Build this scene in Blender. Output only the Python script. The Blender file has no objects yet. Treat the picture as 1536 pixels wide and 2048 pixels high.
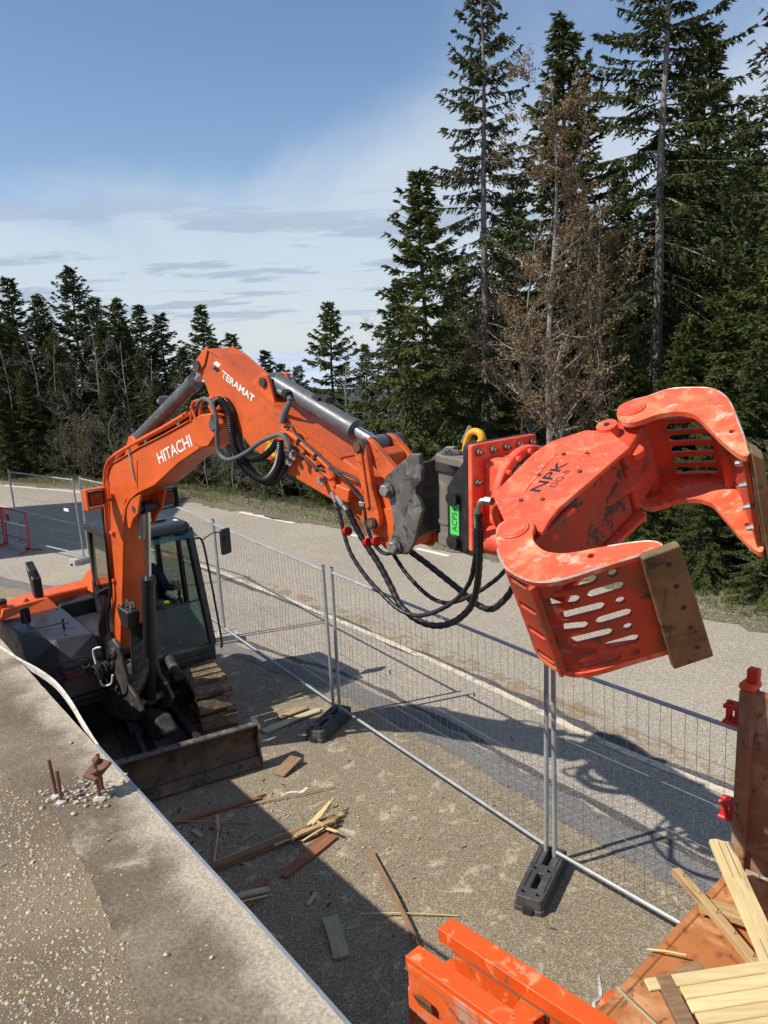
import bpy, bmesh, math, random
import numpy as np
from mathutils import Vector, Matrix
from mathutils.geometry import delaunay_2d_cdt
R = math.radians
SC = bpy.context.scene
COL = SC.collection

# ------------------------------------------------------------------ camera
cam_d = bpy.data.cameras.new('camera'); cam = bpy.data.objects.new('camera', cam_d); COL.objects.link(cam)
PITCH, ROLL, CAM_H = R(12.3), R(-2.8), 4.58
fw = Vector((0, math.cos(PITCH), -math.sin(PITCH))); up0 = Vector((0, math.sin(PITCH), math.cos(PITCH))); rt0 = Vector((1, 0, 0))
rt = rt0*math.cos(ROLL) + up0*math.sin(ROLL); up = up0*math.cos(ROLL) - rt0*math.sin(ROLL)
cam.matrix_world = Matrix(((rt.x, up.x, -fw.x, 0), (rt.y, up.y, -fw.y, 0), (rt.z, up.z, -fw.z, CAM_H), (0, 0, 0, 1)))
cam_d.sensor_fit = 'VERTICAL'; cam_d.sensor_height = 24.0; cam_d.lens = 1540/2048*24.0
cam_d.clip_start = 0.05; cam_d.clip_end = 20000
SC.camera = cam

# ------------------------------------------------------------------ world / sky
SUN_TRAVEL = Vector((0.84, 0.28, -1.0)).normalized()
sun_to = -SUN_TRAVEL
wd = bpy.data.worlds.new('World'); SC.world = wd; wd.use_nodes = True
nt = wd.node_tree; nt.nodes.clear()
def wn(t, **k):
    n = nt.nodes.new(t)
    for a, b in k.items(): setattr(n, a, b)
    return n
sky = wn('ShaderNodeTexSky', sky_type='NISHITA', sun_disc=False)
sky.sun_elevation = math.asin(sun_to.z); sky.sun_rotation = math.atan2(sun_to.x, sun_to.y)
sky.altitude = 1200; sky.air_density = 1.25; sky.dust_density = 0.4; sky.ozone_density = 2.2
tc = wn('ShaderNodeTexCoord')
sep = wn('ShaderNodeSeparateXYZ'); nt.links.new(tc.outputs['Generated'], sep.inputs[0])
zc = wn('ShaderNodeMath', operation='MAXIMUM'); nt.links.new(sep.outputs[2], zc.inputs[0]); zc.inputs[1].default_value = 0.0
za = wn('ShaderNodeMath', operation='ADD'); nt.links.new(zc.outputs[0], za.inputs[0]); za.inputs[1].default_value = 0.10
dv = wn('ShaderNodeVectorMath', operation='DIVIDE')
cmb = wn('ShaderNodeCombineXYZ')
for i in range(3): nt.links.new(za.outputs[0], cmb.inputs[i])
nt.links.new(tc.outputs['Generated'], dv.inputs[0]); nt.links.new(cmb.outputs[0], dv.inputs[1])
def wmath(op, a, b=None, clamp=False):
    m = wn('ShaderNodeMath', operation=op); m.use_clamp = clamp
    for i, v in enumerate((a, b)):
        if v is None: continue
        if isinstance(v, (int, float)): m.inputs[i].default_value = v
        else: nt.links.new(v, m.inputs[i])
    return m.outputs[0]
def wnoise(scale, detail, rough, loc, sx, sy, rot=0.0, dist=0.0):
    mp = wn('ShaderNodeMapping'); mp.inputs['Location'].default_value = loc; mp.inputs['Scale'].default_value = (sx, sy, 0.0)
    mp.inputs['Rotation'].default_value = (0, 0, rot)
    nt.links.new(dv.outputs[0], mp.inputs['Vector'])
    n = wn('ShaderNodeTexNoise'); n.inputs['Scale'].default_value = scale; n.inputs['Detail'].default_value = detail
    n.inputs['Roughness'].default_value = rough; n.inputs['Distortion'].default_value = dist
    nt.links.new(mp.outputs[0], n.inputs['Vector'])
    return n.outputs['Fac']
def wramp(v, a, b):
    m = wn('ShaderNodeMapRange', interpolation_type='SMOOTHSTEP'); m.inputs['From Min'].default_value = a; m.inputs['From Max'].default_value = b
    nt.links.new(v, m.inputs['Value']); return m.outputs['Result']
veil_n = wnoise(0.75, 6, 0.58, (1.9, 0.6, 0), 1.0, 0.45, rot=0.9, dist=0.5)
low = wramp(sep.outputs[2], 0.34, 0.07)                       # thin cloud thickens toward the horizon
bank = wramp(sep.outputs[0], -0.16, 0.16)                       # a thin bank of high cloud to the right
veil = wramp(wmath('ADD', wmath('ADD', wmath('MULTIPLY', veil_n, 0.9), wmath('MULTIPLY', low, 0.62)), wmath('MULTIPLY', bank, 0.40)), 0.66, 1.06)
st_n = wnoise(1.5, 6, 0.62, (3.1, 7.7, 0), 0.62, 1.15, rot=-0.1)    # small grey stratus bars lower down
st = wmath('MULTIPLY', wramp(st_n, 0.50, 0.58), wmath('MULTIPLY', wramp(sep.outputs[2], 0.015, 0.05), wramp(sep.outputs[2], 0.22, 0.13)))
mixa = wn('ShaderNodeMix', data_type='RGBA'); nt.links.new(wmath('MULTIPLY', veil, 0.80), mixa.inputs['Factor'])
skyg = wn('ShaderNodeMix', data_type='RGBA', blend_type='MULTIPLY'); skyg.inputs['Factor'].default_value = 1.0
nt.links.new(sky.outputs[0], skyg.inputs['A']); skyg.inputs['B'].default_value = (1.12, 1.15, 1.22, 1)
nt.links.new(skyg.outputs['Result'], mixa.inputs['A']); mixa.inputs['B'].default_value = (6.1, 6.9, 7.7, 1)
mixb = wn('ShaderNodeMix', data_type='RGBA'); nt.links.new(wmath('MULTIPLY', st, 0.75), mixb.inputs['Factor'])
nt.links.new(mixa.outputs['Result'], mixb.inputs['A']); mixb.inputs['B'].default_value = (3.9, 4.7, 6.0, 1)
bg = wn('ShaderNodeBackground'); bg.inputs['Strength'].default_value = 0.095
nt.links.new(mixb.outputs['Result'], bg.inputs['Color'])
wo = wn('ShaderNodeOutputWorld'); nt.links.new(bg.outputs[0], wo.inputs[0])

# ------------------------------------------------------------------ sun, exposure
sd = bpy.data.lights.new('sun', 'SUN'); sd.energy = 4.9; sd.angle = R(0.53); sd.color = (1.0, 0.94, 0.84)
so = bpy.data.objects.new('sun', sd); COL.objects.link(so); so.location = (-30, -10, 40)
so.rotation_euler = SUN_TRAVEL.to_track_quat('-Z', 'Y').to_euler()
SC.view_settings.view_transform = 'Standard'; SC.view_settings.look = 'None'
SC.view_settings.exposure = 0.16; SC.view_settings.gamma = 1.0; SC.view_settings.use_curve_mapping = False
SC.cycles.max_bounces = 5; SC.cycles.adaptive_threshold = 0.025; SC.cycles.transparent_max_bounces = 12
SC.cycles.use_denoising = True

# ------------------------------------------------------------------ helpers
ROOTS = {}
def rootof(p):
    while p is not None and p.parent is not None: p = p.parent
    return p
def empty(name, loc=(0, 0, 0), rotz=0.0, label=None, cat=None, group=None, kind=None):
    o = bpy.data.objects.new(name, None); COL.objects.link(o); o.empty_display_size = 0.2
    o.location = loc; o.rotation_euler = (0, 0, rotz)
    ROOTS[o.name] = Matrix.Translation(loc) @ Matrix.Rotation(rotz, 4, 'Z')
    tag(o, label, cat, group, kind); return o
def tag(o, label=None, cat=None, group=None, kind=None):
    if label: o['label'] = label
    if cat: o['category'] = cat
    if group: o['group'] = group
    if kind: o['kind'] = kind
    return o
class MB:
    """collects shapes that become ONE mesh object"""
    def __init__(s): s.v = []; s.f = []
    def add(s, vs, fs):
        b = len(s.v); s.v += [Vector(p) for p in vs]; s.f += [tuple(b+i for i in f) for f in fs]; return s
    def box(s, c, d, fr=None, rx=0, ry=0, rz=0):
        M = Matrix.Rotation(rz, 3, 'Z') @ Matrix.Rotation(ry, 3, 'Y') @ Matrix.Rotation(rx, 3, 'X')
        vs = []
        for x in (-.5, .5):
            for y in (-.5, .5):
                for z in (-.5, .5):
                    p = M @ Vector((x*d[0], y*d[1], z*d[2])) + Vector(c)
                    vs.append(fr(*p) if fr else p)
        return s.add(vs, [(0, 1, 3, 2), (4, 6, 7, 5), (0, 4, 5, 1), (2, 3, 7, 6), (0, 2, 6, 4), (1, 5, 7, 3)])
    def prism(s, poly, t0, t1, fr):
        n = len(poly)
        vs = [fr(a, b, t0) for a, b in poly] + [fr(a, b, t1) for a, b in poly]
        fs = [tuple(range(n)), tuple(range(2*n-1, n-1, -1))] + [(i, (i+1) % n, n+(i+1) % n, n+i) for i in range(n)]
        return s.add(vs, fs)
    def hull(s, bot, top):
        n = len(bot)
        return s.add(list(bot)+list(top), [tuple(range(n-1, -1, -1)), tuple(range(n, 2*n))] + [(i, (i+1) % n, n+(i+1) % n, n+i) for i in range(n)])
    def tube(s, pts, r, n=8, cap=True):
        pts = [Vector(p) for p in pts]; m = len(pts)
        rs = [r]*m if isinstance(r, (int, float)) else list(r)
        t = (pts[1]-pts[0]).normalized()
        a = t.cross(Vector((0, 0, 1)));
        if a.length < .05: a = t.cross(Vector((1, 0, 0)))
        a.normalize(); vs = []
        for i in range(m):
            tt = (pts[min(i+1, m-1)]-pts[max(i-1, 0)])
            if tt.length > 1e-9: tt.normalize()
            else: tt = t
            a = (a - tt*a.dot(tt))
            if a.length < 1e-6: a = tt.orthogonal()
            a.normalize(); b = tt.cross(a)
            for k in range(n):
                an = 2*math.pi*k/n; vs.append(pts[i] + (a*math.cos(an)+b*math.sin(an))*rs[i])
        fs = [(i*n+k, i*n+(k+1) % n, (i+1)*n+(k+1) % n, (i+1)*n+k) for i in range(m-1) for k in range(n)]
        if cap: fs += [tuple(range(n-1, -1, -1)), tuple(range((m-1)*n, m*n))]
        return s.add(vs, fs)
    def cyl(s, p0, p1, r, r1=None, n=18): return s.tube([p0, p1], [r, r if r1 is None else r1], n)
    def sheet(s, outer, holes, t0, t1, fr, extra=()):
        """flat or curved plate with real holes: outline and holes in 2D, mapped by fr(a,b,t)"""
        vs = [Vector(p) for p in outer]; es = [(i, (i+1) % len(outer)) for i in range(len(outer))]
        for h in holes:
            b = len(vs); vs += [Vector(p) for p in h]; es += [(b+i, b+(i+1) % len(h)) for i in range(len(h))]
        vs += [Vector(p) for p in extra]
        ov, oe, of, _, _, _ = delaunay_2d_cdt(vs, es, [], 0, 1e-6)
        def inside(p, poly):
            c = False; x, y = p; j = len(poly)-1
            for i in range(len(poly)):
                if (poly[i][1] > y) != (poly[j][1] > y) and x < (poly[j][0]-poly[i][0])*(y-poly[i][1])/(poly[j][1]-poly[i][1])+poly[i][0]: c = not c
                j = i
            return c
        keep = []
        for f in of:
            g = (sum(ov[i][0] for i in f)/len(f), sum(ov[i][1] for i in f)/len(f))
            if inside(g, outer) and not any(inside(g, h) for h in holes): keep.append(f)
        of = keep
        if not of: return s
        cnt = {}
        for f in of:
            for i in range(len(f)):
                e = (f[i], f[(i+1) % len(f)]); cnt[tuple(sorted(e))] = cnt.get(tuple(sorted(e)), 0)+1
        n = len(ov)
        P = [fr(p[0], p[1], t0) for p in ov] + [fr(p[0], p[1], t1) for p in ov]
        fs = [tuple(f) for f in of] + [tuple(n+i for i in reversed(f)) for f in of]
        for f in of:
            for i in range(len(f)):
                a, b = f[i], f[(i+1) % len(f)]
                if cnt[tuple(sorted((a, b)))] == 1: fs.append((b, a, n+a, n+b))
        return s.add(P, fs)
    def build(s, name, mat, parent=None, bevel=0.0, smooth=False, label=None, cat=None, group=None, kind=None, seg=1, angle=35):
        root = rootof(parent)
        vs = s.v
        if root is not None and root.name in ROOTS:
            inv = ROOTS[root.name].inverted(); vs = [inv @ p for p in vs]
        me = bpy.data.meshes.new(name); me.from_pydata([tuple(p) for p in vs], [], s.f)
        bm = bmesh.new(); bm.from_mesh(me); bmesh.ops.recalc_face_normals(bm, faces=bm.faces); bm.to_mesh(me); bm.free()
        o = bpy.data.objects.new(name, me); COL.objects.link(o); o.parent = parent
        if mat is not None: me.materials.append(mat)
        if smooth:
            me.polygons.foreach_set('use_smooth', [True]*len(me.polygons)); me.set_sharp_from_angle(angle=R(angle))
        if bevel:
            m = o.modifiers.new('bevel', 'BEVEL'); m.width = bevel; m.segments = seg; m.limit_method = 'ANGLE'; m.angle_limit = R(38)
        return tag(o, label, cat, group, kind)
def npmesh(name, v, f, mat, parent=None, smooth=False):
    v = np.asarray(v, np.float32).reshape(-1, 3); f = np.asarray(f, np.int32); k = f.shape[1]
    me = bpy.data.meshes.new(name); me.vertices.add(len(v)); me.vertices.foreach_set('co', v.ravel())
    me.loops.add(f.size); me.loops.foreach_set('vertex_index', f.ravel())
    me.polygons.add(len(f)); me.polygons.foreach_set('loop_start', np.arange(0, f.size, k, dtype=np.int32))
    me.update(calc_edges=True); me.validate()
    if mat: me.materials.append(mat)
    if smooth: me.polygons.foreach_set('use_smooth', [True]*len(f))
    o = bpy.data.objects.new(name, me); COL.objects.link(o); o.parent = parent; return o
def copy_tree(o, parent=None):
    c = o.copy(); COL.objects.link(c); c.parent = parent
    for ch in list(o.children): copy_tree(ch, c)
    return c
def smooth_path(pts, per=6):
    P = [Vector(p) for p in pts]; out = []
    for i in range(len(P)-1):
        p0, p1, p2, p3 = P[max(i-1, 0)], P[i], P[i+1], P[min(i+2, len(P)-1)]
        for k in range(per):
            t = k/per
            out.append(0.5*((2*p1)+(p2-p0)*t+(2*p0-5*p1+4*p2-p3)*t*t+(3*p1-p0-3*p2+p3)*t**3))
    return out+[P[-1]]
def resample(pts, step):
    out = [pts[0]]; acc = 0.0
    for a, b in zip(pts, pts[1:]):
        L = (b-a).length; d = step-acc
        while d <= L and L > 0:
            out.append(a+(b-a)*(d/L)); d += step
        acc = (acc+L) % step if L < step-acc or True else 0
        acc = step-(d-L)
    return out
def circle(cx, cy, r, n=14, r2=None): return [(cx+r*math.cos(2*math.pi*k/n), cy+(r2 or r)*math.sin(2*math.pi*k/n)) for k in range(n)]
def capsule(x0, y0, x1, y1, r, n=6):
    a = math.atan2(y1-y0, x1-x0); p = []
    for k in range(n+1): t = a-math.pi/2+math.pi*k/n; p.append((x1+r*math.cos(t), y1+r*math.sin(t)))
    for k in range(n+1): t = a+math.pi/2+math.pi*k/n; p.append((x0+r*math.cos(t), y0+r*math.sin(t)))
    return p
def rounded(poly, r, n=3):
    out = []; m = len(poly)
    for i in range(m):
        p, a, b = Vector(poly[i]), Vector(poly[i-1]), Vector(poly[(i+1) % m])
        d1, d2 = (a-p), (b-p); rr = min(r, d1.length*.45, d2.length*.45)
        s0, s1 = p+d1.normalized()*rr, p+d2.normalized()*rr
        for k in range(n+1):
            t = k/n; out.append(tuple(s0*(1-t)**2+p*2*t*(1-t)+s1*t*t))
    return out
def text_mesh(name, body, mat, parent, org, xd, yd, length, height, bold=0.0, extrude=0.002, label=None):
    """lettering laid on a surface: org = lower left, xd / yd = unit directions"""
    cu = bpy.data.curves.new(name, 'FONT'); cu.body = body; cu.offset = bold; cu.extrude = 0.0
    t = bpy.data.objects.new(name+'_tmp', cu); COL.objects.link(t)
    dg = bpy.context.evaluated_depsgraph_get(); me = bpy.data.meshes.new_from_object(t.evaluated_get(dg))
    bpy.data.objects.remove(t); bpy.data.curves.remove(cu)
    co = np.zeros(len(me.vertices)*3); me.vertices.foreach_get('co', co); co = co.reshape(-1, 3)
    mn, mx = co.min(0), co.max(0); xd, yd = Vector(xd), Vector(yd); zd = xd.cross(yd).normalized(); org = Vector(org)
    inv = ROOTS[rootof(parent).name].inverted()
    for v in me.vertices:
        a = (v.co.x-mn[0])/(mx[0]-mn[0])*length; b = (v.co.y-mn[1])/(mx[1]-mn[1])*height
        v.co = inv @ (org+xd*a+yd*b+zd*extrude)
    me.materials.clear(); me.materials.append(mat); me.name = name
    o = bpy.data.objects.new(name, me); COL.objects.link(o); o.parent = parent; return tag(o, label)

# ------------------------------------------------------------------ materials
MATS = {}
def nodes(name):
    m = bpy.data.materials.new(name); m.use_nodes = True; t = m.node_tree; b = t.nodes['Principled BSDF']; MATS[name] = m; return m, t, b
def L_(t, a, b): t.links.new(a, b)
def coords(t, world=False, scale=(1, 1, 1)):
    if world: c = t.nodes.new('ShaderNodeNewGeometry').outputs['Position']
    else: c = t.nodes.new('ShaderNodeTexCoord').outputs['Object']
    if scale != (1, 1, 1):
        mp = t.nodes.new('ShaderNodeMapping'); mp.inputs['Scale'].default_value = scale; L_(t, c, mp.inputs[0]); c = mp.outputs[0]
    return c
def noise(t, c, scale, detail=4, rough=.55, dist=0):
    n = t.nodes.new('ShaderNodeTexNoise'); n.inputs['Scale'].default_value = scale; n.inputs['Detail'].default_value = detail
    n.inputs['Roughness'].default_value = rough; n.inputs['Distortion'].default_value = dist; L_(t, c, n.inputs['Vector']); return n.outputs['Fac']
def ramp(t, v, a, b, lin=False):
    m = t.nodes.new('ShaderNodeMapRange'); m.interpolation_type = 'LINEAR' if lin else 'SMOOTHSTEP'
    m.inputs['From Min'].default_value = a; m.inputs['From Max'].default_value = b; L_(t, v, m.inputs['Value']); return m.outputs['Result']
def mix(t, f, a, b, mode='MIX'):
    m = t.nodes.new('ShaderNodeMix'); m.data_type = 'RGBA'; m.blend_type = mode
    if isinstance(f, (int, float)): m.inputs['Factor'].default_value = f
    else: L_(t, f, m.inputs['Factor'])
    for k, v in (('A', a), ('B', b)):
        if isinstance(v, tuple): m.inputs[k].default_value = (*v[:3], 1)
        else: L_(t, v, m.inputs[k])
    return m.outputs['Result']
def mth(t, op, a, b=0.0, clamp=False):
    m = t.nodes.new('ShaderNodeMath'); m.operation = op; m.use_clamp = clamp
    for i, v in enumerate((a, b)):
        if isinstance(v, (int, float)): m.inputs[i].default_value = v
        else: L_(t, v, m.inputs[i])
    return m.outputs[0]
def bump(t, b, h, strength=.3, dist=.01):
    n = t.nodes.new('ShaderNodeBump'); n.inputs['Strength'].default_value = strength; n.inputs['Distance'].default_value = dist
    L_(t, h, n.inputs['Height']); L_(t, n.outputs[0], b.inputs['Normal'])
def paint(name, c, c2=None, s2=4, lo=.55, hi=.7, c3=None, s3=18, lo3=.62, hi3=.7, rough=.45, metal=0.0, bmp=.1, bs=60, vary=.12, coat=0.0, world=False):
    """base colour + two layers of wear with shapes of their own"""
    m, t, b = nodes(name); co = coords(t, world)
    col = mix(t, ramp(t, noise(t, co, 1.7, 5), .3, .7), tuple(x*(1-vary) for x in c), tuple(min(1, x*(1+vary)) for x in c))
    if c2: col = mix(t, ramp(t, noise(t, co, s2, 7, .62, .6), lo, hi), col, c2)
    if c3: col = mix(t, ramp(t, noise(t, co, s3, 8, .68, .3), lo3, hi3), col, c3)
    L_(t, col, b.inputs['Base Color']); b.inputs['Metallic'].default_value = metal
    rr = ramp(t, noise(t, co, 9, 6), .2, .8); ro = mth(t, 'ADD', mth(t, 'MULTIPLY', rr, .22), rough-.11); L_(t, ro, b.inputs['Roughness'])
    b.inputs['Coat Weight'].default_value = coat
    if bmp: bump(t, b, noise(t, co, bs, 5), bmp, .004)
    return m
ORANGE = paint('orange_paint', (.68, .112, .020), (.46, .085, .024), 5, .54, .78, (.20, .062, .03), 24, .62, .74, .42, bmp=.06, coat=.05)
ORANGE_W = paint('orange_paint_worn', (.66, .112, .022), (.42, .085, .026), 4, .48, .72, (.13, .052, .030), 16, .58, .70, .48, bmp=.12)
RED = paint('grapple_red_paint', (.78, .085, .038), (.83, .20, .095), 7, .45, .74, (.80, .44, .30), 34, .60, .69, .50, bmp=.10)
RED_W = paint('grapple_paint_scuffed', (.78, .095, .038), (.85, .26, .115), 4.5, .43, .68, (.80, .48, .33), 11, .53, .70, .52, bmp=.14)
RED_D = paint('grapple_paint_scraped', (.56, .060, .022), (.30, .080, .034), 6, .46, .64, (.10, .058, .034), 12, .58, .66, .55, bmp=.25)
RED_M = paint('grapple_paint_mauled', (.52, .065, .028), (.06, .048, .04), 7, .50, .56, (.24, .13, .09), 20, .56, .62, .55, bmp=.4)
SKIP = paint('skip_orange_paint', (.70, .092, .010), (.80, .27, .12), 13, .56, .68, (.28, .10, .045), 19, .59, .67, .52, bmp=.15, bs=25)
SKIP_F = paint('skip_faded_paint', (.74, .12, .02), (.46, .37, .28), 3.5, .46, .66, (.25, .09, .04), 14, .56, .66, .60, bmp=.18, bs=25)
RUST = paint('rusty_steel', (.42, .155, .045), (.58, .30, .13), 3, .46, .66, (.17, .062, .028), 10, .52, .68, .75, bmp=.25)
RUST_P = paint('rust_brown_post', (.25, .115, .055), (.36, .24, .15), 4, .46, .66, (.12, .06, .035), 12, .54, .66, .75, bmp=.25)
WORN = paint('worn_bright_edge', (.52, .44, .38), (.62, .22, .12), 14, .48, .58, None, rough=.5, metal=.3, bmp=.2)
RUST_D = paint('dark_rust', (.13, .055, .030), (.22, .085, .04), 9, .45, .65, None, rough=.75, bmp=.3)
MUD = paint('muddy_steel', (.115, .078, .045), (.23, .158, .09), 6, .44, .60, (.045, .033, .025), 14, .56, .66, .80, bmp=.6, bs=35)
BLADE = paint('blade_scraped_steel', (.105, .076, .050), (.165, .122, .080), 3, .44, .62, (.040, .030, .022), 8, .55, .61, .65, metal=.2, bmp=.2)
BLACK = paint('black_paint', (.018, .018, .021), (.035, .034, .034), 6, .45, .70, None, rough=.42, bmp=.05)
GREY_D = paint('dark_grey_cover_paint', (.024, .025, .028), (.038, .037, .036), 5, .48, .70, (.10, .09, .08), 40, .70, .76, .40, bmp=.04, coat=.1)
STEEL_D = paint('dark_cast_steel', (.055, .050, .047), (.11, .095, .080), 6, .46, .62, None, rough=.60, metal=.3, bmp=.25)
STEEL_G = paint('raw_grey_steel', (.125, .118, .106), (.24, .225, .205), 7, .46, .66, (.055, .046, .036), 11, .50, .62, .55, metal=.30, bmp=.55, bs=30)
STEEL_B = paint('barrel_brown_steel', (.19, .165, .13), (.28, .245, .19), 5, .45, .65, None, rough=.5, metal=.1, bmp=.15)
CYL = paint('grey_cylinder_paint', (.115, .120, .126), (.20, .20, .20), 10, .52, .68, (.42, .38, .33), 13, .70, .76, .42, metal=.2, bmp=.2)
CHROME = paint('chrome_rod', (.72, .73, .75), None, rough=.16, metal=1.0, bmp=0)
ZINC = paint('zinc_fitting', (.56, .55, .52), (.40, .39, .36), 12, .5, .7, None, rough=.34, metal=.85, bmp=.1)
GALV = paint('galvanised_tube', (.36, .38, .39), (.48, .49, .49), 9, .45, .70, None, rough=.45, metal=.25, bmp=.1)
WIRE = paint('galvanised_wire', (.15, .15, .15), None, rough=.55, metal=.3, bmp=0)
RUBBER = paint('black_rubber_hose', (.016, .016, .017), (.032, .031, .030), 20, .5, .7, None, rough=.42, bmp=.1)
HOSE_G = paint('grey_braided_hose', (.11, .115, .12), None, rough=.5, bmp=.2, bs=300)
PLASTIC = paint('black_recycled_plastic', (.050, .050, .051), (.085, .082, .078), 8, .46, .64, None, rough=.62, bmp=.3, bs=90)
CONCF = paint('concrete_foot', (.46, .44, .40), (.34, .32, .28), 9, .45, .65, None, rough=.9, bmp=.3)
WHITE = paint('white_lettering', (.82, .82, .80), (.55, .33, .22), 22, .64, .74, None, rough=.5, bmp=0)
WHITE_DIM = paint('grey_lettering', (.30, .30, .30), None, rough=.6, bmp=0)
BLACKP = paint('black_lettering', (.020, .018, .018), (.30, .05, .03), 25, .64, .72, None, rough=.5, bmp=0)
YELLOW = paint('yellow_sticker', (.82, .56, .02), None, rough=.45, bmp=0)
HOOKY = paint('yellow_hook_paint', (.74, .33, .015), (.26, .25, .23), 9, .52, .60, None, rough=.5, bmp=.2)
GREENL = paint('green_tag', (.10, .62, .12), None, rough=.45, bmp=0, vary=.05)
REDCAP = paint('red_dust_cap', (.42, .012, .012), None, rough=.45, bmp=.05)
REDBAR = paint('red_barrier_paint', (.55, .025, .02), (.42, .05, .03), 9, .55, .7, None, rough=.45, bmp=.05)
WHITE_STRIP = paint('white_flashing', (.64, .61, .54), (.42, .38, .31), 14, .48, .66, None, rough=.6, bmp=.15)
GREY_STRIP = paint('grey_edge_profile', (.30, .33, .36), (.40, .41, .41), 9, .48, .7, None, rough=.40, metal=.4, bmp=.1)
LAMP = paint('lamp_lens', (.17, .035, .02), None, rough=.12, bmp=0, coat=.5)
SEAT = paint('seat_fabric', (.016, .016, .018), None, rough=.85, bmp=.3, bs=200)
CLOTH_B = paint('navy_jacket', (.020, .042, .075), (.03, .055, .09), 14, .45, .65, None, rough=.85, bmp=.4, bs=45)
CLOTH_G = paint('dark_work_trousers', (.020, .030, .028), (.035, .045, .04), 14, .45, .65, None, rough=.85, bmp=.4, bs=45)
SKIN = paint('skin', (.50, .27, .19), None, rough=.5, bmp=.05)
HAIR = paint('hair', (.035, .025, .018), None, rough=.7, bmp=.4, bs=150)
HIVIS = paint('hivis_patch', (.55, .80, .02), None, rough=.6, bmp=0)
CHALK = paint('white_chalk_mark', (.60, .58, .54), (.35, .31, .26), 14, .40, .60, None, rough=.9, bmp=.1)
YCHALK = paint('faded_yellow_paint', (.36, .33, .15), (.16, .145, .10), 14, .42, .58, None, rough=.9, bmp=.1)
def glass(name, tint=(.80, .92, .86), keep=.86):
    m, t, b = nodes(name); t.nodes.remove(b)
    tr = t.nodes.new('ShaderNodeBsdfTransparent'); tr.inputs[0].default_value = (*[x*keep for x in tint], 1)
    gl = t.nodes.new('ShaderNodeBsdfGlossy'); gl.inputs['Roughness'].default_value = .03
    fr = t.nodes.new('ShaderNodeFresnel'); fr.inputs[0].default_value = 1.5
    f2 = mth(t, 'MULTIPLY', fr.outputs[0], .7, True)
    mx = t.nodes.new('ShaderNodeMixShader'); L_(t, f2, mx.inputs[0]); L_(t, tr.outputs[0], mx.inputs[1]); L_(t, gl.outputs[0], mx.inputs[2])
    L_(t, mx.outputs[0], t.nodes['Material Output'].inputs[0]); return m
GLASS = glass('cab_glass')
MIRROR = paint('mirror_glass', (.75, .77, .80), None, rough=.04, metal=1.0, bmp=0)
def wood(name, c, c2, c3=None, grain=14, rough=.7):
    m, t, b = nodes(name); oi = t.nodes.new('ShaderNodeObjectInfo')
    co = coords(t, False, (1.2, grain, grain)); ad = t.nodes.new('ShaderNodeVectorMath'); ad.operation = 'ADD'
    L_(t, co, ad.inputs[0]); sc = mth(t, 'MULTIPLY', oi.outputs['Random'], 37.0)
    cb = t.nodes.new('ShaderNodeCombineXYZ'); L_(t, sc, cb.inputs[0]); L_(t, sc, cb.inputs[1]); L_(t, cb.outputs[0], ad.inputs[1]); co = ad.outputs[0]
    n = noise(t, co, 2.6, 6, .6, .8); col = mix(t, ramp(t, n, .36, .66), c, c2)
    if c3: col = mix(t, ramp(t, noise(t, co, 1.1, 5, .6, .4), .58, .72), col, c3)
    v = mth(t, 'ADD', mth(t, 'MULTIPLY', oi.outputs['Random'], .35), .82)
    vc = t.nodes.new('ShaderNodeCombineXYZ')
    for i in range(3): L_(t, v, vc.inputs[i])
    col = mix(t, 1.0, col, vc.outputs[0], 'MULTIPLY')
    L_(t, col, b.inputs['Base Color']); b.inputs['Roughness'].default_value = rough; bump(t, b, n, .35, .004); return m
W_PALE = wood('fresh_pale_timber', (.56, .43, .20), (.66, .54, .29), (.36, .26, .12))
W_TAN = wood('tan_timber', (.42, .27, .12), (.54, .37, .18), (.24, .15, .07))
W_RED = wood('red_stained_board', (.20, .078, .036), (.30, .125, .06), (.11, .045, .025))
W_BROWN = wood('weathered_brown_board', (.20, .115, .06), (.29, .18, .10), (.11, .065, .04))
W_GREY = wood('grey_green_board', (.36, .33, .21), (.47, .43, .29), (.17, .15, .10))
W_EDGE = paint('scuffed_wear_timber', (.150, .088, .036), (.22, .135, .06), 4, .42, .62, (.05, .035, .022), 9, .52, .66, .62, bmp=.3)
CONIFER = []

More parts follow.
